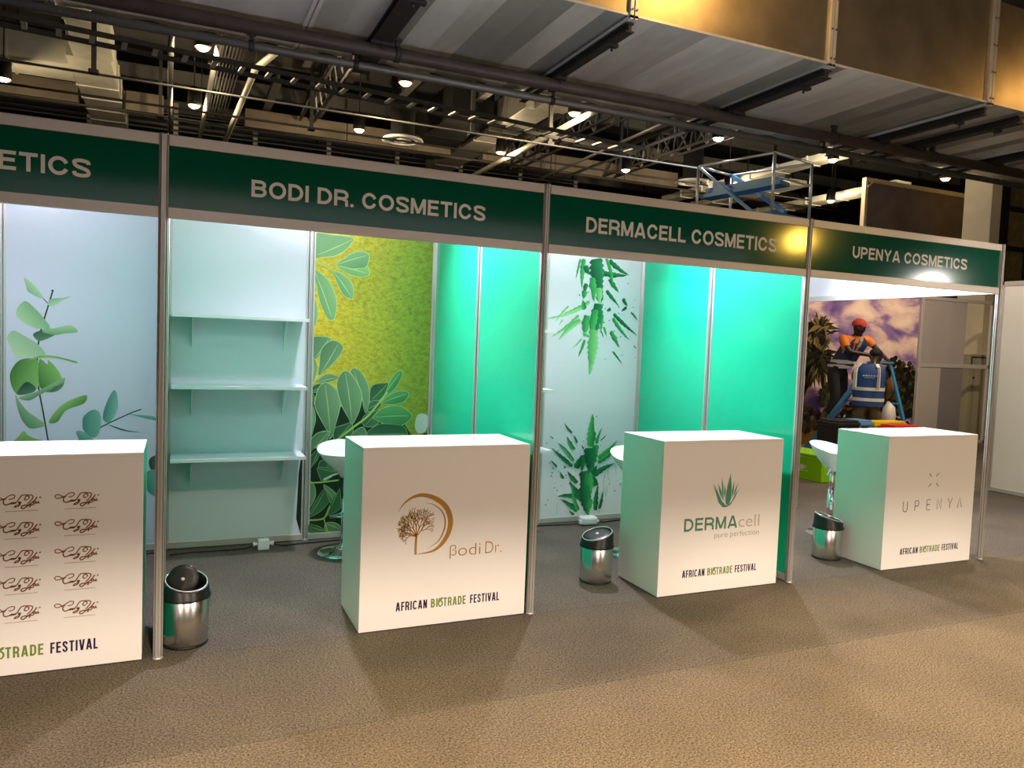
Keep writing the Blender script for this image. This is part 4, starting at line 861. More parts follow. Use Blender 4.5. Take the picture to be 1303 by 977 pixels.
crate(8.61, 3.66, 0.34, 0.30, 0.68, mat('blue_crate', (0.12, 0.30, 0.55), 0.4), 'light blue crate between the black and the yellow crate')
crate(8.97, 3.66, 0.64, 0.25, 0.66, mat('yellow_crate', (0.80, 0.55, 0.01), 0.4), 'yellow crate behind the red crate at the workers\' feet')
crate(8.98, 3.34, 0.50, 0.28, 0.64, mat('red_crate', (0.60, 0.03, 0.015), 0.4), 'red crate in front of the yellow crate')

# ------------------------------------------------------------------ ladder and workers
rr = Vector((0.66, -0.75, 0)).normalized(); dd = Vector((0.75, 0.66, 0)).normalized()
def W(base, u, v, z): p = base + rr*u + dd*v; return Vector((p.x, p.y, z))
LB = Vector((10.156, 4.5, 0))      # foot of the plumb line under the ladder top
t = thing('step_ladder', 'blue A-frame step ladder under the worker in orange', 'ladder', LB)
def Lp(u, v, z): return rr*u + dd*v + Vector((0, 0, z))
for v0, v1 in ((-0.22, -0.15), (0.22, 0.15)):
    q = NB(); bar(q, Lp(-1.12, v0, 0.0), Lp(-0.24, v1, 1.46), 0.03, 0.095); obj('front_rail', q, BLUEP, t)
    q = NB(); bar(q, Lp(0.42, v0, 0.0), Lp(0.02, v1, 1.46), 0.03, 0.05); obj('rear_rail', q, BLUEP, t)
for i in range(5):
    f = (i+1)/5.6; q = NB(); c = Lp(-1.12*(1-f)-0.24*f, 0, 1.46*f); box(q, -0.05, 0.05, -0.19, 0.19, -0.015, 0.015, 0.004)
    bmesh.ops.rotate(q, verts=q.verts, cent=(0, 0, 0), matrix=Matrix.Rotation(math.atan2(rr.y, rr.x), 3, 'Z')); bmesh.ops.translate(q, verts=q.verts, vec=c); obj('tread', q, BLUEP, t)
q = NB(); box(q, -0.30, 0.07, -0.18, 0.18, -0.012, 0.016, 0.006); bmesh.ops.rotate(q, verts=q.verts, cent=(0, 0, 0), matrix=Matrix.Rotation(math.atan2(rr.y, rr.x), 3, 'Z')); bmesh.ops.translate(q, verts=q.verts, vec=Lp(0, 0, 1.47)); obj('top_cap', q, BLUEP, t)
q = NB(); bar(q, Lp(0.25, -0.2, 0.62), Lp(0.25, 0.2, 0.62), 0.03); bar(q, Lp(-0.58, -0.2, 0.86), Lp(0.19, -0.2, 0.86), 0.02); obj('spreader', q, BLUEP, t)

def skin(name, verts, edges, radii, mt, parent, root=0, sub=2, flat=None):
    me = bpy.data.meshes.new(name); me.from_pydata([tuple(v) for v in verts], edges, [])
    o = bpy.data.objects.new(name, me); COL.objects.link(o)
    sk = o.modifiers.new('s', 'SKIN'); sk.use_smooth_shade = True
    for i, r in enumerate(radii):
        d = me.skin_vertices[0].data[i]; d.radius = r if isinstance(r, tuple) else (r, r); d.use_root = (i == root)
    sb = o.modifiers.new('b', 'SUBSURF'); sb.levels = sub; sb.render_levels = sub
    dg = bpy.context.evaluated_depsgraph_get(); m2 = bpy.data.meshes.new_from_object(o.evaluated_get(dg))
    bpy.data.objects.remove(o); bpy.data.meshes.remove(me); m2.name = name
    m2.materials.clear(); m2.materials.append(mt)
    for p in m2.polygons: p.use_smooth = True; p.material_index = 0
    o = bpy.data.objects.new(name, m2); COL.objects.link(o)
    if parent: o.parent = parent
    return o

SKIN = mat('dark_skin', (0.030, 0.016, 0.011), 0.45); HAIR = mat('black_hair', (0.006, 0.006, 0.006), 0.8)
ORANGE = mat('orange_cotton', (0.85, 0.24, 0.03), 0.8); KHAKI = mat('khaki_cotton', (0.17, 0.105, 0.045), 0.85, var=0.15, vscale=14)
TROUS = mat('olive_trousers', (0.085, 0.060, 0.038), 0.85, var=0.2, vscale=12); BLKT = mat('black_trousers', (0.010, 0.010, 0.011), 0.8)
VEST = mat('blue_vest', (0.012, 0.055, 0.21), 0.7); VESTD = mat('navy_vest', (0.010, 0.022, 0.07), 0.7)
STRIPE = mat('reflective_stripe', (0.62, 0.64, 0.64), 0.35); CAPR = mat('red_cap', (0.50, 0.055, 0.03), 0.8); SHOE = mat('black_boot', (0.012, 0.011, 0.010), 0.5)

def head_pts(c, look, upv, r=0.098):
    """skull, jaw, nose, ears added to the body skeleton as extra skin vertices"""
    side = look.cross(upv).normalized()
    return side

def face(parent, c, look, upv, s=1.0, hair=True):
    side = look.cross(upv).normalized()
    def P(a, b, d): return c + (side*a + upv*b + look*d)*s
    e = NB()
    for sx in (-1, 1):
        bmesh.ops.create_uvsphere(e, u_segments=10, v_segments=8, radius=0.012*s, matrix=Matrix.Translation(P(sx*0.032, 0.005, 0.088)))
    for f in e.faces: f.smooth = True
    obj('eye', e, mat('eye_white', (0.5, 0.47, 0.42), 0.3), parent)
    e = NB(); tube(e, [P(-0.022, -0.062, 0.083), P(0, -0.066, 0.091), P(0.022, -0.062, 0.083)], [0.004, 0.007, 0.004], 8); obj('mouth', e, mat('lips', (0.06, 0.022, 0.018), 0.5), parent)

def hand_chain(V, E, R, wrist, palmdir, fdir, upv, thumb_side):
    """palm, four unequal bent fingers and a thumb, appended to a skeleton"""
    wi = wrist
    side = fdir.cross(upv).normalized()
    w = V[wi]
    pm = len(V); V.append(w + fdir*0.055); R.append((0.034, 0.018)); E.append((wi, pm))
    for k, (off, ln) in enumerate(((-0.030, 0.070), (-0.010, 0.080), (0.010, 0.076), (0.029, 0.060))):
        a = len(V); V.append(w + fdir*0.095 + side*off); R.append(0.0095); E.append((pm, a))
        b = len(V); V.append(V[a] + fdir*ln*0.5 - upv*ln*0.18); R.append(0.0088); E.append((a, b))
        c = len(V); V.append(V[b] + fdir*ln*0.28 - upv*ln*0.38); R.append(0.0075); E.append((b, c))
    a = len(V); V.append(w + fdir*0.040 + side*0.042*thumb_side); R.append(0.0105); E.append((pm, a))
    b = len(V); V.append(V[a] + fdir*0.042 + side*0.014*thumb_side - upv*0.012); R.append(0.009); E.append((a, b))

def person(label, base, J, clothes, look, kind):
    """J: joint name -> point in world space; every part hangs on one Empty at the feet"""
    t = thing('person', label, 'person', base); o3 = Vector(base)
    V, E, R = [], [], []; idx = {}
    def add(n, p, r, parent=None):
        idx[n] = len(V); V.append(Vector(p)-o3); R.append(r)
        if parent is not None: E.append((idx[parent], idx[n]))
    add('pelvis', J['pelvis'], (0.135, 0.10)); add('waist', J['waist'], (0.125, 0.095), 'pelvis'); add('chest', J['chest'], (0.15, 0.105), 'waist')
    add('neck', J['neck'], 0.055, 'chest'); add('jaw', J['jaw'], (0.060, 0.076), 'neck'); add('head', J['head'], (0.092, 0.108), 'jaw'); add('crown', J['crown'], (0.074, 0.088), 'head')
    for s in 'lr':
        add('sh'+s, J['sh'+s], 0.056, 'chest'); add('el'+s, J['el'+s], 0.043, 'sh'+s); add('wr'+s, J['wr'+s], 0.028, 'el'+s)
        add('hip'+s, J['hip'+s], 0.092, 'pelvis'); add('kn'+s, J['kn'+s], 0.060, 'hip'+s); add('an'+s, J['an'+s], 0.042, 'kn'+s); add('toe'+s, J['toe'+s], (0.042, 0.030), 'an'+s)
    upv = Vector((0, 0, 1))
    hd = idx['head']; side = look.cross(upv).normalized()
    ns = len(V); V.append(V[hd] + look*0.105 - upv*0.012); R.append(0.013); E.append((hd, ns))
    for sx in (-1, 1):
        e = len(V); V.append(V[hd] + side*0.088*sx - upv*0.005 - look*0.01); R.append((0.010, 0.022)); E.append((hd, e))
    for s, th in (('l', 1), ('r', -1)):
        f = (V[idx['wr'+s]] - V[idx['el'+s]]).normalized(); a = upv - f*upv.dot(f)
        if a.length < .3: a = look - f*look.dot(f)
        hand_chain(V, E, R, idx['wr'+s], f, f, a.normalized(), th)
    body = skin('body', V, E, R, SKIN, t, 0, 2)
    face(t, V[hd], look, upv)
    def cl(name, chain, mt, grow=0.014, par=None, rads=None):
        v = [Vector(J[n])-o3 for n in chain['v']]; 
        r = rads or [(tuple(q+grow for q in R[idx[n]]) if isinstance(R[idx[n]], tuple) else R[idx[n]]+grow) for n in chain['v']]
        for k, f in chain.get('cut', {}).items():      # shorten the last bone, for hems and sleeves
            i = chain['v'].index(k[1]); a = Vector(J[k[0]])-o3; b = Vector(J[k[1]])-o3; v[i] = a.lerp(b, f)
        return skin(name, v, chain['e'], r, mt, par or t, 0, 2)
    return t, cl, o3

# worker seen from behind
B1 = Vector((9.44, 4.20, 0)); k1 = 86.4
def P1(px, z, v=0.0): return W(B1, (px-1105)/k1, v, z)
J = dict(pelvis=P1(1104, 0.93), waist=P1(1105, 1.06), chest=P1(1106, 1.27, 0.02), neck=P1(1108, 1.44, 0.05), jaw=P1(1110, 1.50, 0.10), head=P1(1110, 1.57, 0.13), crown=P1(1110, 1.63, 0.13),
         shl=P1(1091, 1.38, 0.02), ell=P1(1087, 1.22, 0.22), wrl=P1(1098, 1.22, 0.45), shr=P1(1121, 1.38, 0.02), elr=P1(1129, 1.13, 0.05), wrr=P1(1125, 0.93, 0.20),
         hipl=P1(1096, 0.87), knl=P1(1095, 0.47, 0.02), anl=P1(1094, 0.09, -0.03), toel=P1(1094, 0.035, 0.12), hipr=P1(1112, 0.87), knr=P1(1114, 0.47, 0.02), anr=P1(1116, 0.09, -0.03), toer=P1(1117, 0.035, 0.12))
t1, cl, o3 = person('person standing with back turned in blue vest over khaki shirt', B1, J, None, dd, 'back')
cl('shirt', {'v': ['pelvis', 'waist', 'chest', 'neck', 'shl', 'ell', 'wrl', 'shr', 'elr', 'wrr'], 'e': [(0, 1), (1, 2), (2, 3), (2, 4), (4, 5), (5, 6), (2, 7), (7, 8), (8, 9)], 'cut': {('chest', 'neck'): 0.7, ('elr', 'wrr'): 0.9, ('ell', 'wrl'): 0.9}}, KHAKI, 0.022)
cl('trousers', {'v': ['pelvis', 'waist', 'hipl', 'knl', 'anl', 'hipr', 'knr', 'anr'], 'e': [(0, 1), (0, 2), (2, 3), (3, 4), (0, 5), (5, 6), (6, 7)], 'cut': {('pelvis', 'waist'): 0.5}}, TROUS, 0.030)
def torso_shell(name, rings, mt, par, o3, seg=28, cut=None):
    """sleeveless garment: stacked ovals round the torso, open at the armholes"""
    q = NB(); rs = []
    for c, a, b in rings:
        rs.append([q.verts.new(c + rr*a*math.cos(2*math.pi*k/seg) + dd*b*math.sin(2*math.pi*k/seg) - o3) for k in range(seg)])
    for A, B in zip(rs, rs[1:]):
        for k in range(seg): q.faces.new((A[k], A[(k+1) % seg], B[(k+1) % seg], B[k])).smooth = True
    return obj(name, q, mt, par)
vr = [(P1(1104, z), a, b) for z, a, b in ((0.83, .215, .155), (0.95, .215, .155), (1.10, .212, .152), (1.25, .222, .150), (1.35, .222, .140), (1.42, .175, .110), (1.455, .10, .08))]
vest = torso_shell('safety_vest', vr, VEST, t1, o3)
for z in (0.93, 1.085):
    torso_shell('reflective_stripe', [(P1(1104, z-.024), .219, .159), (P1(1104, z+.024), .219, .159)], STRIPE, vest, o3)
for px in (1087.5, 1114.5):
    q = NB(); pts = [W(B1, (px-1105)/k1*f, -d, z) - o3 for z, d, f in ((1.10, .142, 1), (1.20, .138, 1), (1.32, .132, 1), (1.40, .108, .93), (1.452, .070, .7))]
    for a, b in zip(pts, pts[1:]): bar(q, a, b, 0.055, 0.016)
    obj('reflective_stripe', q, STRIPE, vest)
q = NB(); 
for k in range(6): box(q, -0.10+k*0.035, -0.075+k*0.035, -0.002, 0.002, 0, 0.022)
box(q, -0.07, 0.07, -0.002, 0.002, -0.022, -0.016)
bmesh.ops.rotate(q, verts=q.verts, cent=(0, 0, 0), matrix=Matrix.Rotation(math.atan2(rr.y, rr.x), 3, 'Z')); bmesh.ops.translate(q, verts=q.verts, vec=W(B1, 0, -0.155, 1.27)-o3)
obj('back_lettering', q, mat('pale_blue_print', (0.35, 0.45, 0.6), 0.5), vest)
q = NB(); bmesh.ops.create_uvsphere(q, u_segments=20, v_segments=14, radius=1.0)
for v in q.verts: v.co = Vector(J['crown'])-o3 + Vector((0, 0, -0.015)) + rr*v.co.x*0.088 + dd*v.co.y*0.104 + Vector((0, 0, v.co.z*0.072))
for f in q.faces: f.smooth = True
obj('hair', q, HAIR, t1)
for s in 'lr':
    q = NB(); tube(q, [Vector(J['an'+s])-o3+Vector((0, 0, .06)), Vector(J['an'+s])-o3-Vector((0, 0, .045)), Vector(J['toe'+s])-o3+Vector((0, 0, .004)), Vector(J['toe'+s])-o3+dd*0.06+Vector((0, 0, -.004))], [0.055, 0.05, 0.040, 0.03], 14); obj('boot', q, SHOE, t1)
q = NB(); tube(q, [P1(1129, 0.90, .26), P1(1129, 0.82, .24), P1(1129, 0.70, .22), P1(1129, 0.55, .22), P1(1128, 0.46, .22)], [0.02, 0.08, 0.11, 0.09, 0.02], 14)
for v in q.verts: v.co += Vector((math.sin(v.co.z*40)*.008, math.cos(v.co.z*33+v.co.x*20)*.008, 0))
tag(obj('plastic_bag', q, mat('white_polythene', (0.6, 0.55, 0.52), 0.35)), 'crumpled white plastic bag hanging from the right hand of the vest worker', 'bag')

# worker on the ladder
B2 = Vector((10.156, 4.5, 0)); k2 = 82.6
def P2(px, z, v=0.0): return W(B2, (px-1131)/k2, v, z)
lk = (rr*0.75 - dd*0.55 - Vector((0, 0, .25))).normalized()
J2 = dict(pelvis=P2(1071, 1.34, 0.0), waist=P2(1077, 1.50, 0.0), chest=P2(1089, 1.74, -0.02), neck=P2(1093, 1.885, -0.05), jaw=P2(1094, 1.935, -0.08), head=P2(1094.5, 2.005, -0.08), crown=P2(1094, 2.075, -0.07),
          shl=P2(1105, 1.83, 0.06), ell=P2(1116, 1.68, 0.05), wrl=P2(1127, 1.555, 0.0), shr=P2(1076, 1.83, -0.10), elr=P2(1085, 1.62, -0.22), wrr=P2(1116, 1.57, -0.12),
          hipl=P2(1076, 1.28, 0.06), knl=P2(1079, 0.92, 0.10), anl=P2(1067, 0.60, 0.09), toel=P2(1076, 0.565, 0.08), hipr=P2(1066, 1.28, -0.06), knr=P2(1072, 0.91, -0.10), anr=P2(1063, 0.60, -0.08), toer=P2(1072, 0.565, -0.09))
t2, cl, o3 = person('person leaning over the ladder top in orange shirt, dark vest and red cap', B2, J2, None, (rr*0.8-dd*0.6).normalized(), 'front')
cl('shirt', {'v': ['pelvis', 'waist', 'chest', 'neck', 'shl', 'ell', 'shr', 'elr'], 'e': [(0, 1), (1, 2), (2, 3), (2, 4), (4, 5), (2, 6), (6, 7)], 'cut': {('chest', 'neck'): 0.7, ('shl', 'ell'): 0.75, ('shr', 'elr'): 0.72}}, ORANGE, 0.018)
cl('trousers', {'v': ['pelvis', 'waist', 'hipl', 'knl', 'anl', 'hipr', 'knr', 'anr'], 'e': [(0, 1), (0, 2), (2, 3), (3, 4), (0, 5), (5, 6), (6, 7)], 'cut': {('pelvis', 'waist'): 0.35}}, BLKT, 0.022)
ax = [P2(1073, 1.35), P2(1077, 1.44), P2(1081, 1.54), P2(1086, 1.64, -.01), P2(1090, 1.73, -.02), P2(1092, 1.80, -.03), P2(1093.5, 1.85, -.04)]
vest2 = torso_shell('safety_vest', [(c, a, b) for c, (a, b) in zip(ax, ((.185, .150), (.185, .150), (.185, .150), (.192, .152), (.190, .150), (.150, .125), (.095, .085)))], VESTD, t2, o3)
for i in (0.4, 1.2):
    c = ax[int(i)].lerp(ax[int(i)+1], i-int(i)); torso_shell('reflective_stripe', [(c-Vector((0, 0, .03)), .189, .154), (c+Vector((0, 0, .03)), .189, .154)], STRIPE, vest2, o3)
for du in (-0.085, 0.085):
    q = NB(); pts = [P2(1084, 1.60, -.155)+rr*du-o3, P2(1088, 1.70, -.175)+rr*du-o3, P2(1091, 1.79, -.155)+rr*du-o3, P2(1093, 1.86, -.11)+rr*du*.8-o3]
    for a, b in zip(pts, pts[1:]): bar(q, a, b, 0.045, 0.014)
    obj('reflective_stripe', q, mat('dull_stripe', (0.45, 0.36, 0.32), 0.5), vest2)
q = NB(); pts = [P2(1088, 1.62, -.165)-o3, P2(1091, 1.76, -.172)-o3, P2(1093.5, 1.86, -.125)-o3]
for a, b, w in zip(pts, pts[1:], (.02, .075)): bar(q, a, b, w, 0.014)
obj('shirt_front', q, ORANGE, t2)
cp = Vector(J2['crown'])-o3; q = NB(); bmesh.ops.create_uvsphere(q, u_segments=24, v_segments=14, radius=1.0)
for v in list(q.verts):
    v.co = cp + Vector((0, 0, -0.03)) + rr*v.co.x*0.108 + dd*v.co.y*0.100 + Vector((0, 0, max(v.co.z, -0.15)*0.105))
for f in q.faces: f.smooth = True
lkh = (rr*0.85-dd*0.5).normalized(); sd = lkh.cross(Vector((0, 0, 1)))
cap = obj('cap', q, CAPR, t2)
q = NB(); n = 12; top = [q.verts.new(cp + Vector((0, 0, -0.045)) + lkh*(0.085+0.085*math.sin(math.pi*k/n)) + sd*0.085*math.cos(math.pi*k/n) - Vector((0, 0, .018))*math.sin(math.pi*k/n)) for k in range(n+1)]
f = q.faces.new(top); e = bmesh.ops.extrude_face_region(q, geom=[f]); bmesh.ops.translate(q, verts=[v for v in e['geom'] if isinstance(v, bmesh.types.BMVert)], vec=(0, 0, -0.008)); obj('visor', q, CAPR, cap)
for s in 'lr':
    a = Vector(J2['an'+s])-o3; b = Vector(J2['toe'+s])-o3
    q = NB(); tube(q, [a+Vector((0, 0, .06)), a-Vector((0, 0, .03)), b, b+rr*0.05], [0.052, 0.048, 0.040, 0.028], 14); obj('boot', q, SHOE, t2)
# ------------------------------------------------------------------ overhead: main air duct
GALV = mat('galvanised_sheet', (0.80, 0.80, 0.76), 0.36, 0.40, var=0.16, vscale=1.4, stretch=(2.2, 0.5, 1))
GALV2 = mat('galvanised_sheet_dull', (0.52, 0.54, 0.51), 0.30, 0.5, var=0.14, vscale=1.2, stretch=(2.2, 0.5, 1))
GALV3 = mat('galvanised_sheet_bright', (0.88, 0.89, 0.86), 0.40, 0.3, var=0.12, vscale=1.6, stretch=(2.2, 0.5, 1))
WARM_LIT = mat('warm_lit_galvanised', (0.62, 0.55, 0.44), 0.40, 0.92, var=0.18, vscale=2.2)  # warm light on the duct's near face mixed into its metal colour
GALVW = mat('painted_sheet', (0.84, 0.83, 0.82), 0.5, 0.1, var=0.04, vscale=2)
RUST = mat('brown_pipe_paint', (0.070, 0.052, 0.044), 0.5, var=0.15, vscale=6)
t = thing('air_duct', 'huge sheet metal air duct with ribbed underside across the top of the photo', 'duct', (0, 3.05, 5.0))
DW = 2.75; cuts = [-6.0, -1.2, 1.35, 2.12, 4.37, 7.12, 9.97, 12.6, 16.0]
for a, b in zip(cuts, cuts[1:]):
    q = NB(); n = max(2, int(round((b-a)/0.33))); st = (b-a)/n
    lo = []
    for i in range(n+1):
        zz = 0.026*(i % 2); lo.append((a+i*st, zz))
    bot0 = [q.verts.new((x, 0.0, z)) for x, z in lo]; bot1 = [q.verts.new((x, DW, z)) for x, z in lo]
    rs_ = random.Random(int(a*10)+77)
    for i in range(n): q.faces.new((bot0[i], bot1[i], bot1[i+1], bot0[i+1])).material_index = rs_.choice((0, 1, 2))
    top0 = [q.verts.new((x, 0, 1.35)) for x, z in lo]; top1 = [q.verts.new((x, DW, 1.35)) for x, z in lo]
    for i in range(n):
        q.faces.new((bot0[i], bot0[i+1], top0[i+1], top0[i])).material_index = 3; q.faces.new((bot1[i+1], bot1[i], top1[i], top1[i+1])); q.faces.new((top0[i], top0[i+1], top1[i+1], top1[i]))
    q.faces.new((bot0[0], top0[0], top1[0], bot1[0])); q.faces.new((bot0[-1], bot1[-1], top1[-1], top0[-1]))
    obj('duct_section', q, [GALVW]*4 if b <= 1.4 else [GALV, GALV2, GALV3, WARM_LIT], t)
for x in cuts[1:-1]:
    q = NB(); w = 0.028
    for s in (-1, 1):
        box(q, x+s*w-0.022, x+s*w+0.022, -0.035, 0, -0.03, 1.37, 0.003); box(q, x+s*w-0.022, x+s*w+0.022, -0.035, DW+0.03, -0.035, 0.005, 0.003)
    fl = obj('seam_flange', q, GALVW if x < 1.5 else GALV, t)
    q = NB()
    for zz in (0.06, 0.40, 0.75, 1.1):
        for s in (-1, 1): tube(q, [(x+s*w, -0.035, zz), (x+s*w, -0.048, zz)], 0.012, 8)
    obj('bolts', q, MIDST, fl)
q = NB(); box(q, -6, 16, -0.012, 0.0, 0.0, 0.03, 0.002); obj('lower_edge_strip', q, GALV, t)
for x, w, lb in ((2.13, 0.22, 'thick dark support beam under the duct, leftmost'), (4.37, 0.10, 'thin dark support channel under the middle of the duct'), (7.12, 0.16, 'dark support beam under the duct seam right of the middle'),
                 (9.97, 0.09, 'thin dark support channel under the right part of the duct'), (10.72, 0.17, 'wide dark support beam right of the thin channel under the duct'), (12.6, 0.16, 'dark support beam under the duct at the right photo edge')):
    tb = thing('duct_support_beam', lb, 'beam', (x, 3.07, 4.86))
    q = NB(); box(q, -w/2, w/2, 0.02, 2.75, 0.0, 0.016, 0.002); box(q, -w/2, w/2, 0.02, 2.75, 0.084, 0.10, 0.002); box(q, -w*.18, w*.18, 0.02, 2.75, 0.016, 0.084); obj('channel', q, DARKST, tb)
    q = NB()
    for yy in (0.35, 1.55):
        box(q, -w/2-0.02, w/2+0.02, yy, yy+0.07, -0.035, 0.0, 0.004); tube(q, [(0, yy+.03, -0.08), (0, yy+.03, -0.03)], 0.014, 8)
    obj('clamp', q, DARKST, tb)

def pipe(name, pts, r, mt, label, cat='pipe', clamps=(), seg=14, up_=0.11, hang=()):
    P0 = Vector(pts[0]); t = thing(name, label, cat, P0)
    q = NB(); tube(q, [Vector(p)-P0 for p in pts], r, seg); obj('tube', q, mt, t)
    for c in clamps:
        v = Vector(c)-P0; q = NB(); tube(q, [v+Vector((-.03, 0, 0)), v+Vector((.03, 0, 0))], r*1.18, seg); bar(q, v+Vector((0, 0, r)), v+Vector((0, 0, r+up_*.55)), 0.07, 0.05); tube(q, [v+Vector((0, 0, r+up_*.5)), v+Vector((0, 0, r+up_))], 0.014, 8)
        bar(q, v+Vector((-.05, 0, r+up_*.8)), v+Vector((.05, 0, r+up_*.8)), 0.04); obj('clamp', q, DARKST, t)
    for c, top in hang:
        v = Vector(c)-P0; q = NB(); tube(q, [v+Vector((0, 0, r*.9)), Vector((v.x, v.y, top-P0.z))], 0.010, 8); obj('hanger', q, DARKST, t)
    return t
pipe('truss_pipe', [(-5, 4.76, 4.78), (16, 4.70, 4.78)], 0.075, RUST, 'thick brown pipe running the whole width just below the duct', 'pipe', [(2.32, 4.74, 4.78), (8.97, 4.72, 4.78), (11.07, 4.71, 4.78)])
pipe('water_pipe', [(-5, 5.36, 4.80), (16, 5.36, 4.80)], 0.050, MIDST, 'slimmer grey pipe behind the thick brown pipe', 'pipe', [(0.80, 5.36, 4.80), (1.98, 5.36, 4.80), (4.6, 5.36, 4.80), (9.4, 5.36, 4.80)], 14, 0.10)
pipe('conduit', [(-6, 9.88, 5.5), (10.5, 9.92, 5.5)], 0.020, MIDST, 'thin grey conduit crossing the dark ceiling above the fascias', 'pipe')
pipe('conduit', [(-6, 12.2, 5.75), (16, 12.2, 5.75)], 0.022, DARKST, 'thin dark conduit crossing behind the front row of lamps', 'pipe')
pipe('conduit', [(-6, 14.4, 6.108), (20, 14.4, 6.108)], 0.022, DARKST, 'thin dark conduit crossing behind the rear row of lamps', 'pipe')
pipe('sprinkler_pipe', [(-0.05, 8.4, 6.0), (-0.14, 17.5, 6.0)], 0.045, MIDST, 'grey pipe running away from the camera above the leftmost front post', 'pipe', hang=[((-.06, 9.3, 6), 8.2), ((-.11, 15.0, 6), 8.2)])
pipe('sprinkler_pipe', [(0.62, 9.0, 6.0), (0.50, 16.5, 6.0)], 0.045, LTST, 'pale pipe running away from the camera left of the cream brace', 'pipe', hang=[((.60, 10.0, 6), 6.36), ((.53, 15.0, 6), 8.2)])
pipe('steel_brace', [(1.62, 9.3, 6.25), (1.24, 9.9, 6.0), (1.05, 16.0, 6.0)], 0.055, LTST, 'bent cream brace running away above the shelf booth sign', 'brace', hang=[((1.24, 9.9, 6), 8.2), ((1.05, 15.2, 6), 8.2)])
pipe('sprinkler_pipe', [(7.28, 8.6, 6.0), (7.38, 17, 6.0)], 0.060, LTST, 'pale pipe running away above the middle fascia post', 'pipe', hang=[((7.30, 9.9, 6), 6.48), ((7.36, 15.0, 6), 6.48)])
pipe('chord_pipe', [(8.82, 8.4, 6.0), (9.12, 16.5, 6.0)], 0.035, MIDST, 'grey chord pipe beside the lattice truss, left one', 'pipe', hang=[((8.86, 9.6, 6), 8.2), ((9.06, 15.0, 6), 8.2)])
pipe('chord_pipe', [(9.55, 9.2, 6.0), (9.49, 16.5, 6.0)], 0.035, MIDST, 'grey chord pipe beside the lattice truss, right one', 'pipe', hang=[((9.546, 9.6, 6), 8.2), ((9.50, 15.0, 6), 8.2)])

# cable ladders
def cable_ladder(a, b, w, label, n):
    a, b = Vector(a), Vector(b); d = (b-a).normalized(); s = d.cross(Vector((0, 0, 1))).normalized()*w/2
    t = thing('cable_ladder', label, 'cable ladder', a)
    for k in (-1, 1):
        q = NB(); bar(q, s*k, b-a+s*k, 0.025, 0.07); obj('side_rail', q, DARKST, t)
    for i in range(n):
        c = (b-a)*((i+.5)/n); q = NB(); bar(q, c-s, c+s, 0.07, 0.025); obj('rung', q, LTST if i % 1 == 0 else MIDST, t)
cable_ladder((-3.2, 8.0, 5.52), (8.6, 9.45, 5.52), 0.42, 'long cable ladder with pale rungs crossing the dark ceiling', 30)
cable_ladder((8.7, 9.9, 6.9), (20.0, 10.6, 6.9), 0.40, 'cable ladder above the scissor lift', 26)
# vertical slatted grille beside the leftmost lamps
t = thing('ceiling_grille', 'grille of thin parallel slats beside the pale pipe, top left', 'grille', (0.85, 9.4, 6.35))
q = NB()
for k in range(9): bar(q, (-0.22+k*0.058, 0, 0), (-0.30+k*0.058, 5.2, 0), 0.018, 0.03)
obj('slats', q, MIDST, t)
q = NB()
for yy in (0.1, 1.8, 3.5, 5.1): bar(q, (-0.32, yy, 0.04), (0.30, yy, 0.04), 0.04)
obj('cross_bars', q, DARKST, t)

def duct(label, boxes, m_, loc, name='branch_duct'):
    t = thing(name, label, 'duct', loc); o = Vector(loc)
    for i, (x0, x1, y0, y1, z0, z1) in enumerate(boxes):
        for f in (0.32, 0.85):
            q = NB(); xx, yy = x0+(x1-x0)*(f if x1-x0 > y1-y0 else .5)-o.x, y0+(y1-y0)*(f if y1-y0 >= x1-x0 else .5)-o.y; box(q, xx-.015, xx+.015, yy-.015, yy+.015, z1-o.z, ZC-o.z); obj('hanger', q, DARKST, t)
        q = NB(); box(q, x0-o.x, x1-o.x, y0-o.y, y1-o.y, z0-o.z, z1-o.z, 0.01); p = obj('duct_section', q, m_, t)
        along_y = (y1-y0) > (x1-x0); n = int(max(y1-y0, x1-x0)/1.1)
        for k in range(1, n+1):
            q = NB(); f = k/(n+1)
            if along_y: yy = y0+(y1-y0)*f; box(q, x0-o.x-.02, x1-o.x+.02, yy-o.y-.02, yy-o.y+.02, z0-o.z-.02, z1-o.z+.02)
            else: xx = x0+(x1-x0)*f; box(q, xx-o.x-.02, xx-o.x+.02, y0-o.y-.02, y1-o.y+.02, z0-o.z-.02, z1-o.z+.02)
            obj('seam_flange', q, m_, p)
duct('pale square duct branch running away at the top left, with a side arm', [(-1.66, -1.24, 9.6, 11.5, 6.5, 6.95), (-1.72, -1.05, 11.5, 12.5, 6.5, 7.0), (-1.85, -1.1, 12.5, 18.1, 6.5, 7.0), (-8.0, -1.85, 13.1, 14.2, 6.5, 7.0)], LTST, (-1.4, 9.6, 6.5))
duct('pale galvanised duct running away left of the middle fascia post', [(6.95, 7.65, 9.6, 11.0, 6.5, 7.1), (6.75, 7.45, 11.0, 18.1, 6.5, 7.1)], mat('dull_galvanised', (0.36, 0.35, 0.30), 0.5, 0.3, var=0.15, vscale=3), (7.1, 9.6, 6.5))
duct('black square duct hanging in front of the pale duct', [(5.6, 6.6, 12.4, 15.35, 6.55, 7.3)], BLACKC, (6.1, 12.2, 6.55))
duct('pale flat duct strip above the scissor lift, left one', [(14.02, 14.42, 8.4, 16.5, 6.15, 6.32)], LTST, (14.3, 8.4, 6.15))
duct('pale flat duct strip behind the dark backdrop panel', [(17.75, 18.35, 11.0, 18.5, 6.15, 6.32)], LTST, (18.0, 11.0, 6.15))
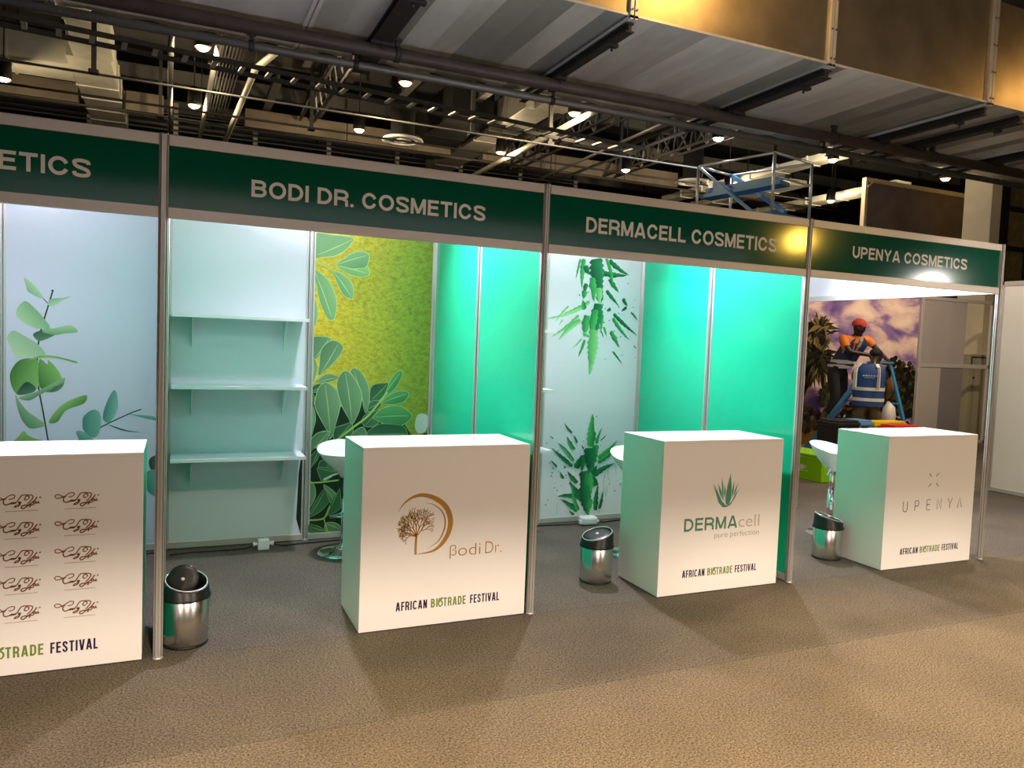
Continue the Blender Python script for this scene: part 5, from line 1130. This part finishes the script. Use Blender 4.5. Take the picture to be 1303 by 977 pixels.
duct('pale flat duct strip right of the round vent by the lift', [(15.4, 16.0, 12.4, 19.0, 6.15, 6.32)], LTST, (15.7, 12.4, 6.15))

# lattice trusses
def truss(x, y0, y1, z0, z1, label, n):
    t = thing('lattice_truss', label, 'truss', (x, y0, z0)); L = y1-y0; H = z1-z0
    for yy in (0.6, L/2, L-0.6):
        q = NB(); bar(q, (0, yy, H+.045), (0, yy, ZC-z0), 0.03); obj('hanger', q, DARKST, t)
    for s in (-0.16, 0.16):
        q = NB(); bar(q, (s, 0, 0), (s, L, 0), 0.05, 0.05); obj('bottom_chord', q, DARKST, t)
    q = NB(); bar(q, (0, 0, H), (0, L, H), 0.09, 0.09); obj('top_chord', q, DARKST, t)
    for i in range(n):
        a, b = L*i/n, L*(i+.5)/n; c = L*(i+1)/n
        for s in (-0.16, 0.16):
            q = NB(); bar(q, (s, a, 0), (0, b, H), 0.035); bar(q, (0, b, H), (s, c, 0), 0.035); obj('web_brace', q, DARKST if s < 0 else MIDST, t)
truss(8.15, 8.5, 15.3, 6.15, 6.85, 'black lattice truss running away above the middle post', 9)
truss(11.4, 9.0, 15.3, 6.4, 7.1, 'black lattice truss running away left of the scissor lift', 9)
truss(2.9, 10.0, 15.3, 6.7, 7.4, 'black lattice truss running away above the shelf booth sign', 9)
for i, y in enumerate((8.6, 11.0, 13.75, 16.2, 18.9, 20.6)):
    t = thing('roof_beam', ['nearest', 'second nearest', 'third nearest', 'fourth nearest', 'fifth nearest', 'farthest'][i] + ' dark roof beam crossing the hall ceiling', 'beam', (2, y, 7.35))
    q = NB(); box(q, -14, 22, -0.07, 0.07, 0, 0.02); box(q, -14, 22, -0.07, 0.07, 0.28, 0.30); box(q, -14, 22, -0.015, 0.015, 0.02, 0.28); obj('beam', q, MIDST, t)
    q = NB()
    for xx in range(-13, 22, 3): box(q, xx-.03, xx+.03, -0.06, 0.06, 0.02, 0.28)
    obj('stiffener', q, DARKST, t)
CONC = mat('brown_concrete', (0.23, 0.19, 0.14), 0.85, var=0.2, vscale=1.5)
t = thing('bulkhead_beam', 'deep brownish bulkhead beam across the back of the ceiling', 'beam', (2, 15.5, 6.42))
for x0, x1 in ((-14, -8), (-8, -5), (-5, -1.95), (-1.02, -0.25), (1.5, 3.9), (3.92, 6.65), (7.55, 9.6), (9.62, 12.0), (12.02, 13.9), (16.1, 17.7)):
    q = NB(); box(q, x0-2, x1-2, 0, 0.35, 0, 0.42, 0.01); obj('beam_segment', q, CONC, t)
t = thing('louvre_bank', 'bank of dark horizontal louvres high on the back of the hall', 'louvre', (0, 18.4, 6.2))
for i in range(9):
    q = NB(); box(q, -8, 12, -0.05, 0.05, i*0.14, i*0.14+0.03, 0, 0, Matrix.Rotation(0.5, 3, 'X')); obj('slat', q, MIDST, t)
for xx in range(-8, 13, 2):
    q = NB(); box(q, xx-.06, xx+.06, 0.06, 0.12, -0.1, 1.3); obj('mullion', q, LTST, t)
for i, (x, y) in enumerate(((2.4, 9.5), (3.35, 10.0), (4.6, 11.2), (6.2, 10.6), (2.0, 13.2), (3.2, 13.4))):
    t = thing('roof_joist', ['grey joist above the shelf booth sign, leftmost', 'grey joist second from left above the shelf booth sign', 'grey joist third from left above the shelf booth sign', 'grey joist fourth from left above the shelf booth sign', 'small grey joist at the back above the shelf booth, left', 'small grey joist at the back above the shelf booth, right'][i], 'joist', (x, y, 6.9))
    q = NB(); box(q, -0.09, 0.09, 0, 2.6, 0, 0.015); box(q, -0.012, 0.012, 0, 2.6, 0.015, 0.2); box(q, -0.06, 0.06, 0, 2.6, 0.2, 0.215); obj('joist', q, MIDST, t)
for i, (x, y, z0, z1) in enumerate(((-1.15, 9.8, 5.5, 8.2), (6.86, 10.0, 5.55, 8.2), (2.55, 12.30, 5.75, 8.2), (5.2, 10.0, 5.5, 8.2), (9.9, 12.30, 5.75, 8.2), (-0.3, 14.5, 6.115, 8.2))):
    t = thing('hanger_rod', ['dark hanger rod at the top left beside the pale duct', 'thick dark hanger rod above the middle fascia post', 'dark hanger rod above the shelf booth sign, left', 'dark hanger rod above the shelf booth sign, right', 'dark hanger rod left of the scissor lift', 'dark hanger rod at the back above the leftmost front post'][i], 'hanger', (x, y, z0))
    q = NB(); box(q, -.035, .035, -.035, .035, 0, z1-z0); obj('rod', q, DARKST, t); q = NB(); box(q, -.07, .07, -.07, .07, -0.03, 0.03, 0.005); obj('bracket', q, DARKST, t)

# round air diffusers
def diffuser(x, y, z, r, label):
    t = thing('round_diffuser', label, 'air vent', (x, y, z))
    q = NB(); lathe(q, [(0.64*r, 0.05), (0.64*r, 0.0), (0.99*r, 0.0), (1.0*r, 0.008), (1.0*r, 0.018), (0.95*r, 0.05)], 40); obj('outer_ring', q, mat('vent_white', (0.72, 0.72, 0.68), 0.5), t)
    q = NB(); lathe(q, [(0.17*r, 0.03), (0.17*r, 0.0), (0.41*r, 0.0), (0.42*r, 0.006), (0.42*r, 0.03), (0.17*r, 0.03)], 36); obj('inner_ring', q, mat('vent_white', (0, 0, 0)), t)
    q = NB(); lathe(q, [(0, 0.04), (0.97*r, 0.052), (0.97*r, 0.08), (0.58*r, 0.10), (0.58*r, 2.19), (0, 2.19)], 36); obj('drop_duct', q, BLACKC, t)
    q = NB()
    for k in range(12):
        a = 2*math.pi*k/12; bar(q, (0.43*r*math.cos(a), 0.43*r*math.sin(a), 0.035), (0.63*r*math.cos(a), 0.63*r*math.sin(a), 0.035), 0.010, 0.008)
    obj('vanes', q, DARKST, t)
diffuser(4.71, 13.2, 6.0, 0.47, 'round white ring vent above the shelf booth sign')
diffuser(12.72, 13.18, 6.0, 0.46, 'round white ring vent beside the scissor lift')

# hall lamps
LAMP_E = mat('lamp_glow', (1, 0.85, 0.6), 0.5, emit=(1.0, 0.66, 0.28), es=5.0)
LAMP_C = mat('lamp_glow_cool', (1, 1, 1), 0.5, emit=(0.90, 0.95, 1.0), es=14)
def hall_lamp(x, y, label, cool=False, power=105, rod=2.2):
    t = thing('hall_lamp', label, 'ceiling lamp', (x, y, 6.0), 0, 'round hall lamps in the dark ceiling')
    q = NB(); lathe(q, [(0.105, 0.0), (0.125, -0.01), (0.13, 0.02), (0.12, 0.30), (0.06, 0.36), (0, 0.36)], 28); obj('housing', q, BLACKP, t)
    q = NB(); lathe(q, [(0, -0.062), (0.045, -0.056), (0.085, -0.036), (0.108, -0.006), (0.104, 0.012), (0, 0.012)], 28); obj('lens', q, LAMP_C if cool else LAMP_E, t)
    q = NB(); tube(q, [(0, 0, 0.36), (0, 0, rod)], 0.012, 8); obj('suspension_rod', q, DARKST, t)
    lamp('POINT', (x, y, 5.90), power, (0.9, 0.95, 1.0) if cool else (1.0, 0.76, 0.46), 0.06)
nth = ['leftmost', 'second from left', 'third from left', 'fourth from left', 'fifth from left', 'sixth from left', 'rightmost']
for i, (x, y) in enumerate(((0.395, 9.29), (3.666, 9.27), (7.02, 9.30), (10.44, 9.28), (13.75, 9.34), (17.40, 9.27))):
    hall_lamp(x, y, 'round hall lamp in the higher, nearer row, ' + (nth[i] if i < 5 else nth[6]) + (', bluish white' if i == 3 else ', warm'), i == 3)
for i, (x, y) in enumerate(((-2.86, 12.85), (0.34, 12.75), (3.625, 12.75), (7.01, 12.91), (10.39, 12.81), (13.75, 12.95), (17.38, 12.86))):
    hall_lamp(x, y, 'round hall lamp in the lower, farther row, ' + nth[i] + ', warm', rod=0.498 if i == 3 else 2.2)

# scissor lift platform
A_, B_, C_, D_ = Vector((9.57, 8.74, 0)), Vector((10.02, 7.10, 0)), Vector((11.18, 7.36, 0)), Vector((10.62, 9.0, 0))
t = thing('scissor_lift', 'blue and silver scissor lift platform rising behind the aloe booth sign', 'scissor lift', (10.35, 8.05, 0))
o0 = Vector((10.35, 8.05, 0)); zb, ztop = 4.15, 5.2
SIL = mat('silver_rail', (0.55, 0.56, 0.55), 0.35, 0.6)
def V3(p, z): return Vector((p.x, p.y, z)) - o0
for p in (A_, B_, C_, D_):
    q = NB(); tube(q, [V3(p, zb), V3(p, ztop)], 0.030, 12); obj('corner_post', q, SIL, t)
for a, b in ((A_, B_), (B_, C_), (C_, D_), (D_, A_)):
    q = NB(); tube(q, [V3(a, ztop), V3(b, ztop)], 0.026, 12); obj('top_rail', q, SIL, t)
for a, b in ((B_, C_), (C_, D_)):
    q = NB(); tube(q, [V3(a, 4.78), V3(b, 4.78)], 0.020, 10); obj('mid_rail', q, SIL, t)
q = NB(); vs = [q.verts.new(V3(p, zz)) for zz in (zb-0.12, zb) for p in (A_, B_, C_, D_)]
q.faces.new(vs[:4]); q.faces.new(vs[4:][::-1])
for k in range(4): q.faces.new((vs[k], vs[(k+1) % 4], vs[4+(k+1) % 4], vs[4+k]))
obj('platform', q, BLUEP, t)
q = NB(); bar(q, V3(A_.lerp(D_, .25), 4.62), V3(B_.lerp(C_, .3), 4.70), 0.36, 0.07); obj('extension_deck', q, BLUEP, t)
q = NB(); bar(q, V3(A_.lerp(D_, .25), 4.75), V3(B_.lerp(C_, .3), 4.82), 0.03, 0.10); obj('toe_board', q, BLUEP, t)
q = NB(); bar(q, V3(A_, ztop), V3(A_.lerp(B_, .75), zb+.02), 0.045); bar(q, V3(A_+Vector((.04, .03, 0)), ztop), V3(A_.lerp(B_, .78), zb+.02), 0.03); obj('gate_brace', q, BLUEP, t)
q = NB(); bar(q, V3(D_, ztop), V3(B_.lerp(C_, .35), zb+.02), 0.07); obj('gate_brace', q, BLUEP, t)
q = NB(); box(q, -0.16, 0.16, -0.08, 0.08, 4.72, 5.0, 0.02); bmesh.ops.translate(q, verts=q.verts, vec=V3(A_.lerp(D_, .55), 0)); obj('control_box', q, WPLAST, t)
ctr = (A_+B_+C_+D_)/4; ax = (B_-A_).normalized(); sx = Vector((-ax.y, ax.x, 0))
for lv in range(4):
    z0, z1 = 0.75+lv*0.82, 0.75+(lv+1)*0.82
    for s in (-0.38, 0.38):
        q = NB(); a = ctr+sx*s; bar(q, V3(a-ax*.72, z0), V3(a+ax*.72, z1), 0.05, 0.10); bar(q, V3(a+sx*.05*(1 if s > 0 else -1)+ax*.72, z0), V3(a+sx*.05*(1 if s > 0 else -1)-ax*.72, z1), 0.05, 0.10); obj('scissor_arm', q, BLUEP, t)
q = NB(); box(q, -0.45, 0.45, -0.85, 0.85, 0.18, 0.72, 0.02); bmesh.ops.rotate(q, verts=q.verts, cent=(0, 0, 0), matrix=Matrix.Rotation(math.atan2(ax.y, ax.x)-math.pi/2, 3, 'Z')); bmesh.ops.translate(q, verts=q.verts, vec=V3(ctr, 0)); obj('chassis', q, BLUEP, t)
for s in (-1, 1):
    for u in (-1, 1):
        c = ctr + ax*0.62*u + sx*0.45*s; q = NB(); tube(q, [V3(c-sx*.06, 0.18), V3(c+sx*.06, 0.18)], 0.18, 24); obj('wheel', q, BLACKP, t)
